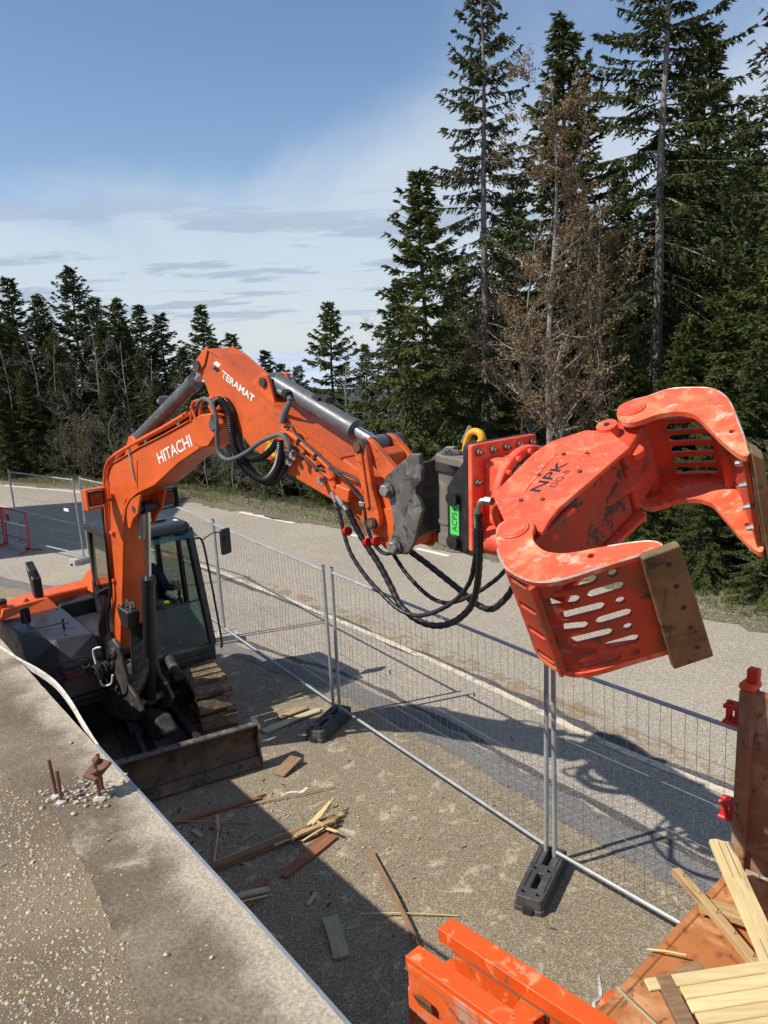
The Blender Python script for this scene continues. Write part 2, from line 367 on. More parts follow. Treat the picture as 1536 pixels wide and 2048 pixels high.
# ================================================================== setting
random.seed(7); rng = np.random.default_rng(11)
def asphalt(name, c1, c2, c3, chip=.5, s_patch=.6, lo=.5, hi=.66, fine=120, chips=(.62, .56, .46), streak=None):
    m, t, b = nodes(name); co = coords(t, True)
    col = mix(t, ramp(t, noise(t, co, .35, 5), .3, .7), c1, c2)
    col = mix(t, ramp(t, noise(t, co, s_patch, 9, .68, .5), lo, hi), col, c3)
    v = t.nodes.new('ShaderNodeTexVoronoi'); v.inputs['Scale'].default_value = fine; L_(t, co, v.inputs['Vector'])
    sv = t.nodes.new('ShaderNodeSeparateColor'); L_(t, v.outputs['Color'], sv.inputs[0])
    chipm = mth(t, 'MULTIPLY', ramp(t, sv.outputs[0], .50, .95), chip)
    col = mix(t, chipm, col, chips)
    dark = mth(t, 'MULTIPLY', ramp(t, sv.outputs[1], .55, .95), .52)
    col = mix(t, dark, col, tuple(x*.38 for x in c1))
    col = mix(t, .42, col, mix(t, ramp(t, noise(t, co, fine*.42, 5, .7), .34, .66), (.28, .28, .28), (.74, .74, .74)), 'OVERLAY')
    fn = ramp(t, noise(t, co, 260, 3), .25, .75); col = mix(t, .35, col, mix(t, fn, (.25, .25, .25), (.95, .95, .95)), 'OVERLAY')
    L_(t, col, b.inputs['Base Color']); b.inputs['Roughness'].default_value = .9; b.inputs['Specular IOR Level'].default_value = .25
    h = mth(t, 'ADD', mth(t, 'MULTIPLY', v.outputs['Distance'], .8), noise(t, co, 190, 4)); bump(t, b, h, .55, .006); return m
M_ROAD = asphalt('road_asphalt', (.270, .234, .188), (.325, .284, .230), (.37, .30, .205), .60, .8, .54, .72, 95)
M_PARK = asphalt('car_park_asphalt', (.185, .145, .092), (.232, .184, .118), (.48, .40, .27), .42, 4.6, .535, .69, 125)
M_TAR = asphalt('tar_repair', (.060, .060, .062), (.080, .079, .079), (.115, .11, .10), .25, 2.5, .5, .7, 120)
M_BAND = asphalt('trench_repair', (.130, .128, .126), (.165, .160, .155), (.25, .225, .18), .25, 2.5, .56, .70, 140)
M_VERGE = asphalt('verge_gravel', (.100, .080, .052), (.145, .118, .078), (.10, .12, .045), .35, 2.0, .48, .62, 45)
def simple_ground():
    m, t, b = nodes('forest_floor'); co = coords(t, True)
    col = mix(t, ramp(t, noise(t, co, .5, 8, .65), .35, .65), (.070, .050, .030), (.045, .055, .022))
    col = mix(t, ramp(t, noise(t, co, 6, 8, .7), .45, .65), col, (.14, .105, .065))
    L_(t, col, b.inputs['Base Color']); b.inputs['Roughness'].default_value = .95; bump(t, b, noise(t, co, 12, 8, .7), 1.0, .08); return m
M_FLOOR = simple_ground()
def worn_line(name, c, under, lo, hi):
    m, t, b = nodes(name); co = coords(t, True)
    col = mix(t, ramp(t, noise(t, co, 5, 9, .72), lo, hi), c, under)
    col = mix(t, ramp(t, noise(t, co, 45, 6, .7), .60, .70), col, under)
    L_(t, col, b.inputs['Base Color']); b.inputs['Roughness'].default_value = .85; bump(t, b, noise(t, co, 150, 4), .4, .004); return m
M_LINE = worn_line('worn_road_paint', (.60, .53, .40), (.27, .235, .19), .47, .62)
M_DASH = worn_line('edge_dash_paint', (.72, .70, .62), (.30, .27, .22), .60, .75)

FAR = [(-60, 62), (-45, 50), (-30, 39.5), (-22, 34), (-14.97, 29.87), (-10.83, 27.5), (-7.88, 25.45), (-5.42, 23.5), (-2.3, 20.51), (0.36, 18.03), (2.43, 15.87), (4.0, 13.95), (5.13, 12.3), (5.95, 11.09), (8.4, 7.6), (14, -.4), (22, -11), (34, -26)]
BAND = [(-62, 45), (-30, 27.5), (-16.5, 20.5), (-10.0, 16.9), (-6.4, 14.6), (-2.14, 10.95), (-1.31, 10.23), (-0.53, 9.52), (0.51, 8.24), (1.51, 6.83), (2.31, 5.79), (2.62, 5.43), (4.2, 3.4), (8.5, -2.2), (16, -13), (26, -27)]
def sdist(px, py):
    """distance beyond the far road edge (positive) for arrays"""
    best = np.full(px.shape, 1e9); sg = np.ones(px.shape)
    for (x0, y0), (x1, y1) in zip(FAR, FAR[1:]):
        dx, dy = x1-x0, y1-y0; t = np.clip(((px-x0)*dx+(py-y0)*dy)/(dx*dx+dy*dy), 0, 1)
        d = np.hypot(px-x0-t*dx, py-y0-t*dy); c = (py-y0)*dx-(px-x0)*dy
        m = d < best; best = np.where(m, d, best); sg = np.where(m, np.sign(c), sg)
    return best*sg
def terrain_z(px, py):
    px, py = np.asarray(px, float), np.asarray(py, float); d = sdist(px, py)
    z = np.where(d > 1.0, -.03+.10*np.clip(d-1.0, 0, .7)-.30*np.clip(d-1.8, 0, 26)-.26*np.clip(d-28, 0, 600), -.03)
    z = z+np.where(d > 2.0, .16*np.sin(px*1.3+py*.7)*np.clip((d-2)/3, 0, 1), 0)
    return z
def tz(x, y): return float(terrain_z(np.array([x]), np.array([y]))[0])
ax = np.concatenate([[-9000, -4000, -2000, -900, -450, -220, -120], np.linspace(-70, 50, 121), [80, 140, 260, 500, 1000, 2200, 4500, 9000]])
ay = np.concatenate([[-9000, -3000, -900, -300, -120, -60], np.linspace(-30, 80, 111), [100, 130, 180, 260, 400, 700, 1300, 2500, 5000, 11000]])
GX, GY = np.meshgrid(ax, ay); GZ = np.maximum(terrain_z(GX, GY), -150)
nx = len(ax); idx = np.arange(GX.size).reshape(GX.shape)
q = np.stack([idx[:-1, :-1], idx[:-1, 1:], idx[1:, 1:], idx[1:, :-1]], -1).reshape(-1, 4)
tag(npmesh('ground', np.stack([GX, GY, GZ], -1), q, M_FLOOR, smooth=True), 'brown forest floor falling away beyond the road', None, None, 'structure')

def ribbon(name, line, offs, z, mat, parent=None, kind=None, jag=0.0, label=None, step=.25):
    """strip along a polyline between two signed offsets"""
    P = resample([Vector((*p, 0)) for p in line], step); mb = MB(); vs = []
    for i, p in enumerate(P):
        t = (P[min(i+1, len(P)-1)]-P[max(i-1, 0)]).normalized(); n = Vector((-t.y, t.x, 0))
        j0, j1 = (random.uniform(-jag, jag), random.uniform(-jag, jag)) if jag else (0, 0)
        for o in (offs[0]+j0, offs[1]+j1): q_ = p+n*o; vs.append((q_.x, q_.y, z))
    mb.add(vs, [(2*i, 2*i+1, 2*i+3, 2*i+2) for i in range(len(P)-1)])
    return mb.build(name, mat, parent, kind=kind, label=label)
# car park sheet, under everything near
mb = MB(); mb.add([(-70, -40, 0), (34, -40, 0), *[(x, y, 0) for x, y in reversed(BAND)], (-70, 49, 0)], [tuple(range(len(BAND)+3))])
tag(mb.build('car_park', M_PARK), 'brown worn asphalt car park', None, None, 'structure')
# the road
def strip_between(name, A, B, z, mat):
    a = [Vector((*p, 0)) for p in A]; b = [Vector((*p, 0)) for p in B]
    def even(P, n):
        L = [0]
        for i, j in zip(P, P[1:]): L.append(L[-1]+(j-i).length)
        out = []
        for k in range(n):
            s = L[-1]*k/(n-1); i = max(j for j in range(len(L)) if L[j] <= s+1e-9); i = min(i, len(P)-2)
            out.append(P[i].lerp(P[i+1], (s-L[i])/(L[i+1]-L[i])))
        return out
    a, b = even(a, 160), even(b, 160); mb = MB()
    mb.add([(p.x, p.y, z) for p in a]+[(p.x, p.y, z) for p in b], [(i, i+1, 161+i, 160+i) for i in range(159)])
    return mb.build(name, mat)
road = tag(strip_between('road', BAND, FAR, .004, M_ROAD), 'pale grey chip asphalt mountain road', None, None, 'structure')
tag(ribbon('verge', FAR, (-.25, 1.25), .012, M_VERGE, jag=.16), 'gravelly verge along the far edge of the road', None, None, 'structure')
NEAR = [(-30, 39.0), (-18, 29.2), (-11.61, 23.97), (-8.5, 21.05), (-3.55, 15.77), (-1.12, 12.79), (0.64, 10.52), (1.63, 9.13), (2.31, 8.1), (2.95, 7.35), (3.46, 6.76), (4.6, 5.2), (9, -1.2)]
ribbon('lane_line', NEAR, (-.055, .055), .012, M_LINE, road, jag=.008, label='worn cream continuous lane line')
TAR = [(-8.3, 21.15), (-3.4, 15.0), (-1.97, 13.41), (-0.97, 12.35), (-0.17, 11.15), (0.61, 10.32), (1.15, 9.55), (1.87, 8.62), (2.3, 7.98), (2.74, 7.35), (3.33, 6.70), (5, 4.4)]
ribbon('tar_seam', TAR, (.16, .30), .008, M_TAR, road, jag=.035, label='dark tar seam beside the lane line')
def dust_mat():
    m, t, b = nodes('tan_road_dust'); co = coords(t, True); k = ramp(t, noise(t, co, 3.0, 9, .72, .4), .46, .62)
    b.inputs['Base Color'].default_value = (.36, .25, .135, 1); b.inputs['Roughness'].default_value = .95; tr = t.nodes.new('ShaderNodeBsdfTransparent'); mx = t.nodes.new('ShaderNodeMixShader'); L_(t, mth(t, 'MULTIPLY', k, .75), mx.inputs[0]); L_(t, tr.outputs[0], mx.inputs[1]); L_(t, b.outputs[0], mx.inputs[2]); L_(t, mx.outputs[0], t.nodes['Material Output'].inputs[0]); return m
M_DUST = dust_mat()
ribbon('dust_streak', TAR[1:], (.28, .62), .0055, M_DUST, road, jag=.05, label='tan dust washed along the lane line')
ribbon('repair_band', BAND[3:13], (-.08, .30), .008, M_BAND, road, jag=.05, label='smooth grey trench repair along the road edge')
ribbon('tar_seam', [(-6.4, 14.85), (-2.1, 11.4), (-.5, 10.0), (.55, 8.72), (1.55, 7.3), (2.35, 6.25), (3.4, 5.0)], (.0, .10), .010, M_TAR, road, jag=.04)
DASH = [(-14.4, 29.0), (-10.5, 26.6), (-7.2, 24.55), (-6.45, 23.9), (-4.18, 21.9), (-2.41, 20.10), (-0.87, 18.53), (0.11, 17.55), (0.70, 16.9), (1.40, 16.1), (3.31, 13.4), (4.02, 12.5), (5.2, 10.9), (6.2, 9.4)]
for a, b in ((0, 1), (2, 3), (4, 5), (6, 7), (8, 9), (10, 11)):
    ribbon('edge_dash', [DASH[a], DASH[b]], (-.07, .07), .012, M_DASH, road)
# markings sprayed on the car park
mb = MB(); mb.add([(-1.62, 9.43, .006), (-1.16, 9.53, .006), (-1.13, 9.60, .006), (-1.60, 9.51, .006)], [(0, 1, 2, 3)])
mb.add([(-1.22, 9.60, .0065), (-1.14, 9.58, .0065), (-1.30, 9.86, .0065), (-1.36, 9.84, .0065)], [(0, 1, 2, 3)])
tag(mb.build('spray_arrow', YCHALK), 'faded yellow arrow sprayed on the asphalt beside the track', 'road marking')
def scribble(name, pts, w, z, label):
    mb = MB(); P = smooth_path([Vector((*p, z)) for p in pts], 5); vs = []
    for i, p in enumerate(P):
        t = (P[min(i+1, len(P)-1)]-P[max(i-1, 0)]).normalized(); n = Vector((-t.y, t.x, 0)); k = w*random.uniform(.5, 1.2)
        vs += [p+n*k, p-n*k]
    mb.add(vs, [(2*i, 2*i+1, 2*i+3, 2*i+2) for i in range(len(P)-1)]); tag(mb.build(name, CHALK), label, 'road marking')
scribble('chalk_mark', [(-.86, 6.66), (-.74, 6.80), (-.62, 6.88), (-.50, 6.95)], .015, .007, 'white chalk streak behind the splintered boards')
scribble('chalk_mark', [(-1.22, 7.28), (-1.12, 7.33), (-1.02, 7.32), (-.96, 7.40)], .022, .007, 'white paint smear in front of the dozer blade')
scribble('chalk_mark', [(1.28, 4.40), (1.30, 4.52), (1.36, 4.58), (1.40, 4.76)], .012, .007, 'wavy white chalk line beside the orange skip')

# ------------------------------------------------------------------ concrete deck the picture is taken from
DZ = 2.75
def deck_mat():
    m, t, b = nodes('deck_concrete'); co = coords(t, True)
    col = mix(t, ramp(t, noise(t, co, 1.1, 7, .6, .4), .38, .62), (.150, .118, .083), (.245, .197, .142))
    col = mix(t, ramp(t, noise(t, co, 3.6, 8, .65, .6), .56, .74), col, (.41, .345, .255))
    sp_ = t.nodes.new('ShaderNodeSeparateXYZ'); L_(t, co, sp_.inputs[0])
    ed_ = mth(t, 'ADD', mth(t, 'MULTIPLY', sp_.outputs[0], .789), mth(t, 'MULTIPLY', sp_.outputs[1], .614))
    col = mix(t, mth(t, 'MULTIPLY', ramp(t, mth(t, 'ADD', ed_, mth(t, 'MULTIPLY', noise(t, co, 4.0, 5), .42)), .98, 1.16), .8), col, (.49, .42, .32))
    col = mix(t, ramp(t, noise(t, co, .9, 6, .6, .9), .56, .72), col, (.125, .092, .060))  # broad darker brown patches spread by noise
    col = mix(t, .45, col, mix(t, ramp(t, noise(t, co, 85, 6, .7), .3, .7), (.2, .2, .2), (.9, .9, .9)), 'OVERLAY')
    v = t.nodes.new('ShaderNodeTexVoronoi'); v.inputs['Scale'].default_value = 70; L_(t, co, v.inputs['Vector'])
    sv = t.nodes.new('ShaderNodeSeparateColor'); L_(t, v.outputs['Color'], sv.inputs[0])
    col = mix(t, mth(t, 'MULTIPLY', ramp(t, sv.outputs[0], .93, .98), ramp(t, v.outputs['Distance'], .34, .20)), col, (.52, .45, .34))
    vc = t.nodes.new('ShaderNodeTexVoronoi'); vc.feature = 'DISTANCE_TO_EDGE'; vc.inputs['Scale'].default_value = 5.5
    wv = t.nodes.new('ShaderNodeVectorMath'); wv.operation = 'ADD'; nz = t.nodes.new('ShaderNodeTexNoise'); nz.inputs['Scale'].default_value = 9
    L_(t, co, nz.inputs['Vector']); ms = t.nodes.new('ShaderNodeVectorMath'); ms.operation = 'SCALE'; ms.inputs['Scale'].default_value = .22
    L_(t, nz.outputs['Color'], ms.inputs[0]); L_(t, co, wv.inputs[0]); L_(t, ms.outputs[0], wv.inputs[1]); L_(t, wv.outputs[0], vc.inputs['Vector'])
    crack = mth(t, 'MULTIPLY', ramp(t, vc.outputs['Distance'], .006, .0), ramp(t, noise(t, co, 1.7, 3), .86, .96))
    col = mix(t, mth(t, 'MULTIPLY', crack, .55), col, (.06, .05, .04))
    L_(t, col, b.inputs['Base Color']); b.inputs['Roughness'].default_value = .92; b.inputs['Specular IOR Level'].default_value = .2
    h = mth(t, 'SUBTRACT', mth(t, 'ADD', noise(t, co, 60, 7, .7), mth(t, 'MULTIPLY', noise(t, co, 7, 4), .8)), mth(t, 'MULTIPLY', crack, .6)); bump(t, b, h, .6, .012); return m
M_DECK = deck_mat()
EDGE = [(-5.6, 8.75), (-3.6, 6.18), (-2.60, 4.90), (-2.02, 4.15), (-1.45, 3.42), (-0.98, 2.82), (-.51, 2.22), (-.18, 1.79), (.9, .4), (3.0, -2.3)]
ej = []
for (x0, y0), (x1, y1) in zip(EDGE, EDGE[1:]):
    n_ = max(2, int(math.hypot(x1-x0, y1-y0)/.06))
    for k in range(n_): ej.append((x0+(x1-x0)*k/n_-random.uniform(0, .003), y0+(y1-y0)*k/n_-random.uniform(0, .003)))
deck = MB().prism([(-16, 8.75)]+ej+[(3.0, -2.3), (3.0, -9), (-16, -9)], -.2, DZ, lambda a, b, t: Vector((a, b, t))).build('concrete_deck', M_DECK)
tag(deck, 'patchy brown concrete deck slab with exposed pebble strip', None, None, 'structure')
# recessed older pebbledash zone: a thin rough skin left of the seam, then real pebbles
SEAM = [(-3.7, 5.4), (-2.45, 3.9), (-1.80, 3.20), (-1.52, 2.90), (-1.40, 2.84), (-1.24, 2.61), (-1.06, 2.35), (-0.89, 2.09), (-0.74, 1.78), (-.2, 1.0)]
def pebble_mat():
    m, t, b = nodes('river_pebble'); oi = t.nodes.new('ShaderNodeObjectInfo'); co = coords(t, True)
    v = t.nodes.new('ShaderNodeTexVoronoi'); v.inputs['Scale'].default_value = 110; L_(t, co, v.inputs['Vector'])
    sv = t.nodes.new('ShaderNodeSeparateColor'); L_(t, v.outputs['Color'], sv.inputs[0])
    w = mth(t, 'FRACT', mth(t, 'ADD', mth(t, 'MULTIPLY', oi.outputs['Random'], 7.3), sv.outputs[0]))
    cr = t.nodes.new('ShaderNodeValToRGB'); L_(t, w, cr.inputs[0]); cr.color_ramp.interpolation = 'CONSTANT'
    e = cr.color_ramp.elements; e[0].position = 0; e[0].color = (.30, .25, .18, 1); e[1].position = .22; e[1].color = (.44, .37, .25, 1)
    for p, c in ((.40, (.20, .17, .135)), (.56, (.50, .44, .33)), (.70, (.34, .26, .16)), (.82, (.115, .11, .105)), (.90, (.50, .33, .15)), (.965, (.62, .57, .48))):
        x = e.new(p); x.color = (*c, 1)
    col = mix(t, .3, cr.outputs[0], mix(t, ramp(t, noise(t, co, 120, 4), .3, .7), (.3, .3, .3), (.8, .8, .8)), 'OVERLAY')
    L_(t, col, b.inputs['Base Color']); b.inputs['Roughness'].default_value = .6; return m
M_PEB = pebble_mat()
def washed_mat():
    m, t, b = nodes('washed_pebble_concrete'); co = coords(t, True); h = None; col = mix(t, ramp(t, noise(t, co, 2.0, 6), .35, .65), (.150, .110, .066), (.235, .178, .110))
    for sc, th in ((62, .34), (105, .36), (170, .38)):
        v = t.nodes.new('ShaderNodeTexVoronoi'); v.inputs['Scale'].default_value = sc; L_(t, co, v.inputs['Vector']); sv = t.nodes.new('ShaderNodeSeparateColor'); L_(t, v.outputs['Color'], sv.inputs[0])
        cr = t.nodes.new('ShaderNodeValToRGB'); L_(t, sv.outputs[1], cr.inputs[0]); e = cr.color_ramp.elements; e[0].color = (.20, .155, .105, 1); e[1].color = (.60, .49, .32, 1); x = e.new(.5); x.color = (.36, .28, .175, 1)
        k = mth(t, 'MULTIPLY', ramp(t, v.outputs['Distance'], th, th-.10), ramp(t, sv.outputs[0], .52, .56)); col = mix(t, k, col, cr.outputs[0]); h = k if h is None else mth(t, 'ADD', h, k)
    L_(t, col, b.inputs['Base Color']); b.inputs['Roughness'].default_value = .85; bump(t, b, mth(t, 'ADD', h, noise(t, co, 140, 4)), .8, .006); return m
M_WASH = washed_mat()
def in_zone(x, y):
    """left of the seam and on the deck"""
    for (x0, y0), (x1, y1) in zip(SEAM, SEAM[1:]):
        if min(y0, y1) <= y < max(y0, y1):
            return x < x0+(x1-x0)*(y-y0)/(y1-y0)
    return False
def ico(sub):
    bm = bmesh.new(); bmesh.ops.create_icosphere(bm, subdivisions=sub, radius=1); v = np.array([x.co[:] for x in bm.verts]); f = np.array([[q.index for q in y.verts] for y in bm.faces]); bm.free(); return v, f
IV1, IF1 = ico(1); IV2, IF2 = ico(2)
wz = [(-9, 9.5)]+[(x+random.uniform(-.007, .007), y+random.uniform(-.006, .006)) for (x0, y0), (x1, y1) in zip(SEAM, SEAM[1:]) for x, y in [(x0+(x1-x0)*k/14, y0+(y1-y0)*k/14) for k in range(14)]]+[(-.2, 1.0), (-3, -3), (-9, -3)]
MB().prism(wz, DZ-.002, DZ+.0012, lambda a, b, t: Vector((a, b, t))).build('washed_strip', M_WASH, deck)
pm = []
for k in range(7):
    w = IV2*(1+.16*np.sin(IV2[:, [1, 2, 0]]*random.uniform(1.5, 3)+random.uniform(0, 6)))
    o = npmesh('pebble', w, IF2, M_PEB, smooth=True); pm.append(o.data); bpy.data.objects.remove(o)
n_big = 0
while n_big < 290:
    y = random.uniform(1.55, 4.0); x = random.uniform(-2.6, -.6)
    if not in_zone(x+.02, y): continue
    if y > 3.05 and random.random() < .75: continue
    s = random.choice((.006, .007, .008, .009, .010, .012))
    o = bpy.data.objects.new('pebble', pm[n_big % 7]); COL.objects.link(o); o.parent = deck
    o.location = (x, y, DZ+.001-s*.18); o.scale = (s*random.uniform(1, 1.5), s*random.uniform(.8, 1.1), s*random.uniform(.45, .7)); o.rotation_euler = (random.uniform(-.3, .3), random.uniform(-.3, .3), random.uniform(0, 6)); n_big += 1
vs, fs = [], []; k = 0
while k < 7000:
    y = random.uniform(1.5, 4.4); x = random.uniform(-3.0, -.55); z_in = in_zone(x+random.uniform(-.02, .04), y)
    if not z_in: continue
    if y > 3.0 and random.random() < .6: continue
    s = random.choice((.003, .0035, .004, .0045, .0055, .007, .0085)); a = random.uniform(0, 6.28); ca, sa = math.cos(a), math.sin(a)
    w = IV1*np.array([s*random.uniform(1, 1.5), s, s*.6]); w = np.stack([w[:, 0]*ca-w[:, 1]*sa+x, w[:, 0]*sa+w[:, 1]*ca+y, w[:, 2]+DZ+.001-s*.20], -1)
    vs.append(w); fs.append(IF1+k*len(IV1)); k += 1
tag(npmesh('pebble_bed', np.concatenate(vs), np.concatenate(fs), M_PEB, deck, smooth=True), None, None, None, 'stuff')
# loose stones lying on the deck
for i, (x, y, s, lab) in enumerate(((-.745, 2.06, .009, 'round pale pebble lying on the bare concrete band'), (-.60, 2.04, .006, 'small tan pebble nearer the deck edge on bare concrete'), (-1.335, 2.845, .010, 'dark flat stone chip in front of the two rusty rods'), (-1.13, 2.66, .006, 'tiny yellowish stone lying alone on the concrete band'), (-1.58, 3.45, .009, 'grey stone lying behind the rusty anchor plate'))):
    o = bpy.data.objects.new('stone', pm[i]); COL.objects.link(o); o.location = (x, y, DZ+s*.5); o.scale = (s*1.3, s, s*.7); o.rotation_euler = (0, 0, i*1.3); tag(o, lab, 'stone', 'loose stones on the deck')
# deck edge trims
mb = MB(); ed = [Vector((x, y, 0)) for x, y in EDGE[4:8]]+[Vector((.5, .92, 0))]
nrm = Vector((.79, .61, 0)); mb2 = []
for i in range(len(ed)-1):
    a, b = ed[i]+nrm*-.003, ed[i+1]+nrm*-.003
    mb.add([(a.x, a.y, DZ-.13), (b.x, b.y, DZ-.13), (b.x, b.y, DZ+.003), (a.x, a.y, DZ+.003), (a.x+nrm.x*.012, a.y+nrm.y*.012, DZ-.13), (b.x+nrm.x*.012, b.y+nrm.y*.012, DZ-.13), (b.x+nrm.x*.012, b.y+nrm.y*.012, DZ+.003), (a.x+nrm.x*.012, a.y+nrm.y*.012, DZ+.003)], [(0, 1, 2, 3), (4, 7, 6, 5), (3, 2, 6, 7), (0, 4, 5, 1), (0, 3, 7, 4), (1, 5, 6, 2)])
tag(mb.build('edge_profile', GREY_STRIP), 'straight grey metal profile along the edge of the deck', 'edge trim')
fl = smooth_path([(-3.3, 5.62, DZ+.02), (-2.81, 5.03, DZ+.02), (-2.53, 4.74, DZ+.012), (-2.34, 4.55, DZ+.01), (-2.14, 4.36, DZ+.015), (-1.95, 4.15, DZ+.02), (-1.78, 3.92, DZ+.015), (-1.63, 3.69, DZ+.01), (-1.50, 3.50, DZ+.004), (-1.43, 3.405, DZ)], 5)
mb = MB(); vs = []
for i, p in enumerate(fl):
    t = (fl[min(i+1, len(fl)-1)]-fl[max(i-1, 0)]).normalized(); n = Vector((t.y, -t.x, 0)) if False else Vector((-t.y, t.x, 0))
    n = n if n.x > 0 else -n; w_ = .013*(1-max(0, (i-len(fl)*.75)/(len(fl)*.25))*.75); lift = Vector((0, 0, .004))
    vs += [p-n*w_*.2, p+n*w_, p+n*w_-Vector((0, 0, .045)), p+n*(w_-.008)-Vector((0, 0, .045)), p+n*(w_-.008)-lift, p-n*w_*.2-lift]
mb.add(vs, [(i*6+k, i*6+(k+1) % 6, (i+1)*6+(k+1) % 6, (i+1)*6+k) for i in range(len(fl)-1) for k in range(6)])
tag(mb.build('edge_flashing', WHITE_STRIP), 'bent white metal flashing peeling off the deck edge', 'edge trim')
# rusty anchor bolts
def rod(x, y, tilt, h, r, lab):
    t = empty('anchor_rod', (x, y, DZ), 0, lab, 'rod')
    p0 = Vector((x, y, DZ-.02)); p1 = Vector((x, y, DZ))+Vector((tilt[0], tilt[1], h)); n = 46
    MB().tube([p0.lerp(p1, i/n) for i in range(n+1)], [r*(1.0 if i % 2 else .86) for i in range(n+1)], 9).build('threaded_shaft', RUST_D, t, smooth=True)
    v = IV2*np.array([.030, .026, .012])+np.array([0, 0, .004])+np.random.default_rng(3).normal(0, .002, IV2.shape)
    npmesh('mortar_collar', v*np.array([.8, .8, .8]), IF2, MATS['concrete_foot'], t)
rod(-1.462, 2.985, (-.026, .03, ), .158, .0085, 'leaning rusty threaded rod, the farther left one of the bare pair')
rod(-1.422, 2.935, (-.015, .03), .132, .0085, 'rusty threaded rod nearer the camera of the bare pair')
t = empty('anchor_plate', (-1.275, 2.985, DZ), R(-30), 'rusty square plate clamped on two anchor bolts at the deck edge', 'bracket')
def afr(x, y, z):
    p = Matrix.Rotation(R(-30), 3, 'Z') @ Vector((x, y, z)); return Vector((-1.275+p.x, 2.985+p.y, DZ+p.z))
def arx(x, y, z):
    p = Matrix.Rotation(R(24), 3, 'X') @ Vector((x, y, z)); return afr(p.x, p.y, p.z+.118)
MB().box((0, 0, 0), (.085, .10, .016), arx).build('plate', RUST_D, t, bevel=.003)
for dx, dy in ((-.02, .028), (.022, -.022)):
    MB().tube([afr(dx, dy, -.02+i*.006) for i in range(33)], [.0085 if i % 2 else .0074 for i in range(33)], 9).build('bolt', RUST_D, t, smooth=True)
    MB().prism(circle(dx, dy, .017, 6), .018, .034, arx).build('nut', RUST_D, t, bevel=.002)
MB().add([afr(.03+x*.035, -.03+y*.03, z*.012+.004) for x, y, z in IV1], [tuple(f) for f in IF1]).build('mortar_lump', CHALK, t)
# broken rubble around the rods
vs, fs = [], []
for k in range(170):
    a = random.gauss(0, 1); x = -1.37+random.gauss(0, .075); y = 3.00+random.gauss(0, .055); s = random.uniform(.003, .011)
    w = IV1*np.array([s*1.4, s, s*.7])*(1+.25*rng.normal(size=(len(IV1), 1))*.5); vs.append(w+np.array([x, y, DZ+s*.3])); fs.append(IF1+k*len(IV1))
tag(npmesh('rubble', np.concatenate(vs), np.concatenate(fs), M_PEB), 'crumbled concrete and gravel around the rusty anchor rods', 'rubble', None, 'stuff')

# ------------------------------------------------------------------ far land: wooded hills and the sea of cloud filling the valley
def hill_mat(name, a, b_):
    m, t, b = nodes(name); co = coords(t, True); col = mix(t, ramp(t, noise(t, co, .12, 9, .7), .4, .6), a, b_)
    L_(t, col, b.inputs['Base Color']); b.inputs['Roughness'].default_value = 1; bump(t, b, noise(t, co, .3, 8, .75), 1, 2.0); return m
M_HILL = hill_mat('far_forest_hazed', (.045, .060, .062), (.085, .085, .080)); M_HILL2 = hill_mat('leafless_hillside', (.10, .085, .075), (.16, .135, .115))  # M_HILL: bluish haze of distance is mixed into the forest colour
def hill(name, cx, cy, rx, ry, h, base, mat, label, seed, rough=.12):
    r = np.random.default_rng(seed); u = np.linspace(-1, 1, 90); X, Y = np.meshgrid(u, u); rr = np.sqrt(X**2+Y**2)
    Z = np.clip(1-rr**1.5, 0, 1)
    for k in range(26):
        fx, fy = r.normal(0, 5+k*.9, 2); Z = Z+np.where(rr < 1, rough/(1+k*.22)*np.sin(fx*X+fy*Y+r.uniform(0, 6))*np.clip(1-rr, 0, 1)*.7, 0)
    i = np.arange(X.size).reshape(X.shape); q = np.stack([i[:-1, :-1], i[:-1, 1:], i[1:, 1:], i[1:, :-1]], -1).reshape(-1, 4)
    tag(npmesh(name, np.stack([cx+X*rx, cy+Y*ry, base+Z*h], -1), q, mat, smooth=False), label, None, None, 'structure')
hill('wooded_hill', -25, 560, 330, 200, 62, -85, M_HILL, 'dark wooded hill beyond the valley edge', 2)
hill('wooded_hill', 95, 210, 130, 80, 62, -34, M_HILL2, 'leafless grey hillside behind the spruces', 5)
m, t, b = nodes('cloud_top'); co = coords(t, True); L_(t, mix(t, ramp(t, noise(t, co, .004, 8, .6), .35, .65), (.36, .42, .50), (.42, .48, .55)), b.inputs['Base Color']); b.inputs['Roughness'].default_value = 1; b.inputs['Specular IOR Level'].default_value = 0
u = np.linspace(0, 1, 120); CX = -14000+u*28000; CY = 480+u**1.7*15500; X, Y = np.meshgrid(CX, CY); Z = -72+14*np.sin(X*.004+Y*.006)*np.sin(Y*.0021+1)+9*np.sin(X*.013-Y*.009)
i = np.arange(X.size).reshape(X.shape); q = np.stack([i[:-1, :-1], i[:-1, 1:], i[1:, 1:], i[1:, :-1]], -1).reshape(-1, 4)
tag(npmesh('cloud_sea', np.stack([X, Y, Z+6], -1), q, m, smooth=True), 'white sea of cloud filling the valley', None, None, 'structure')

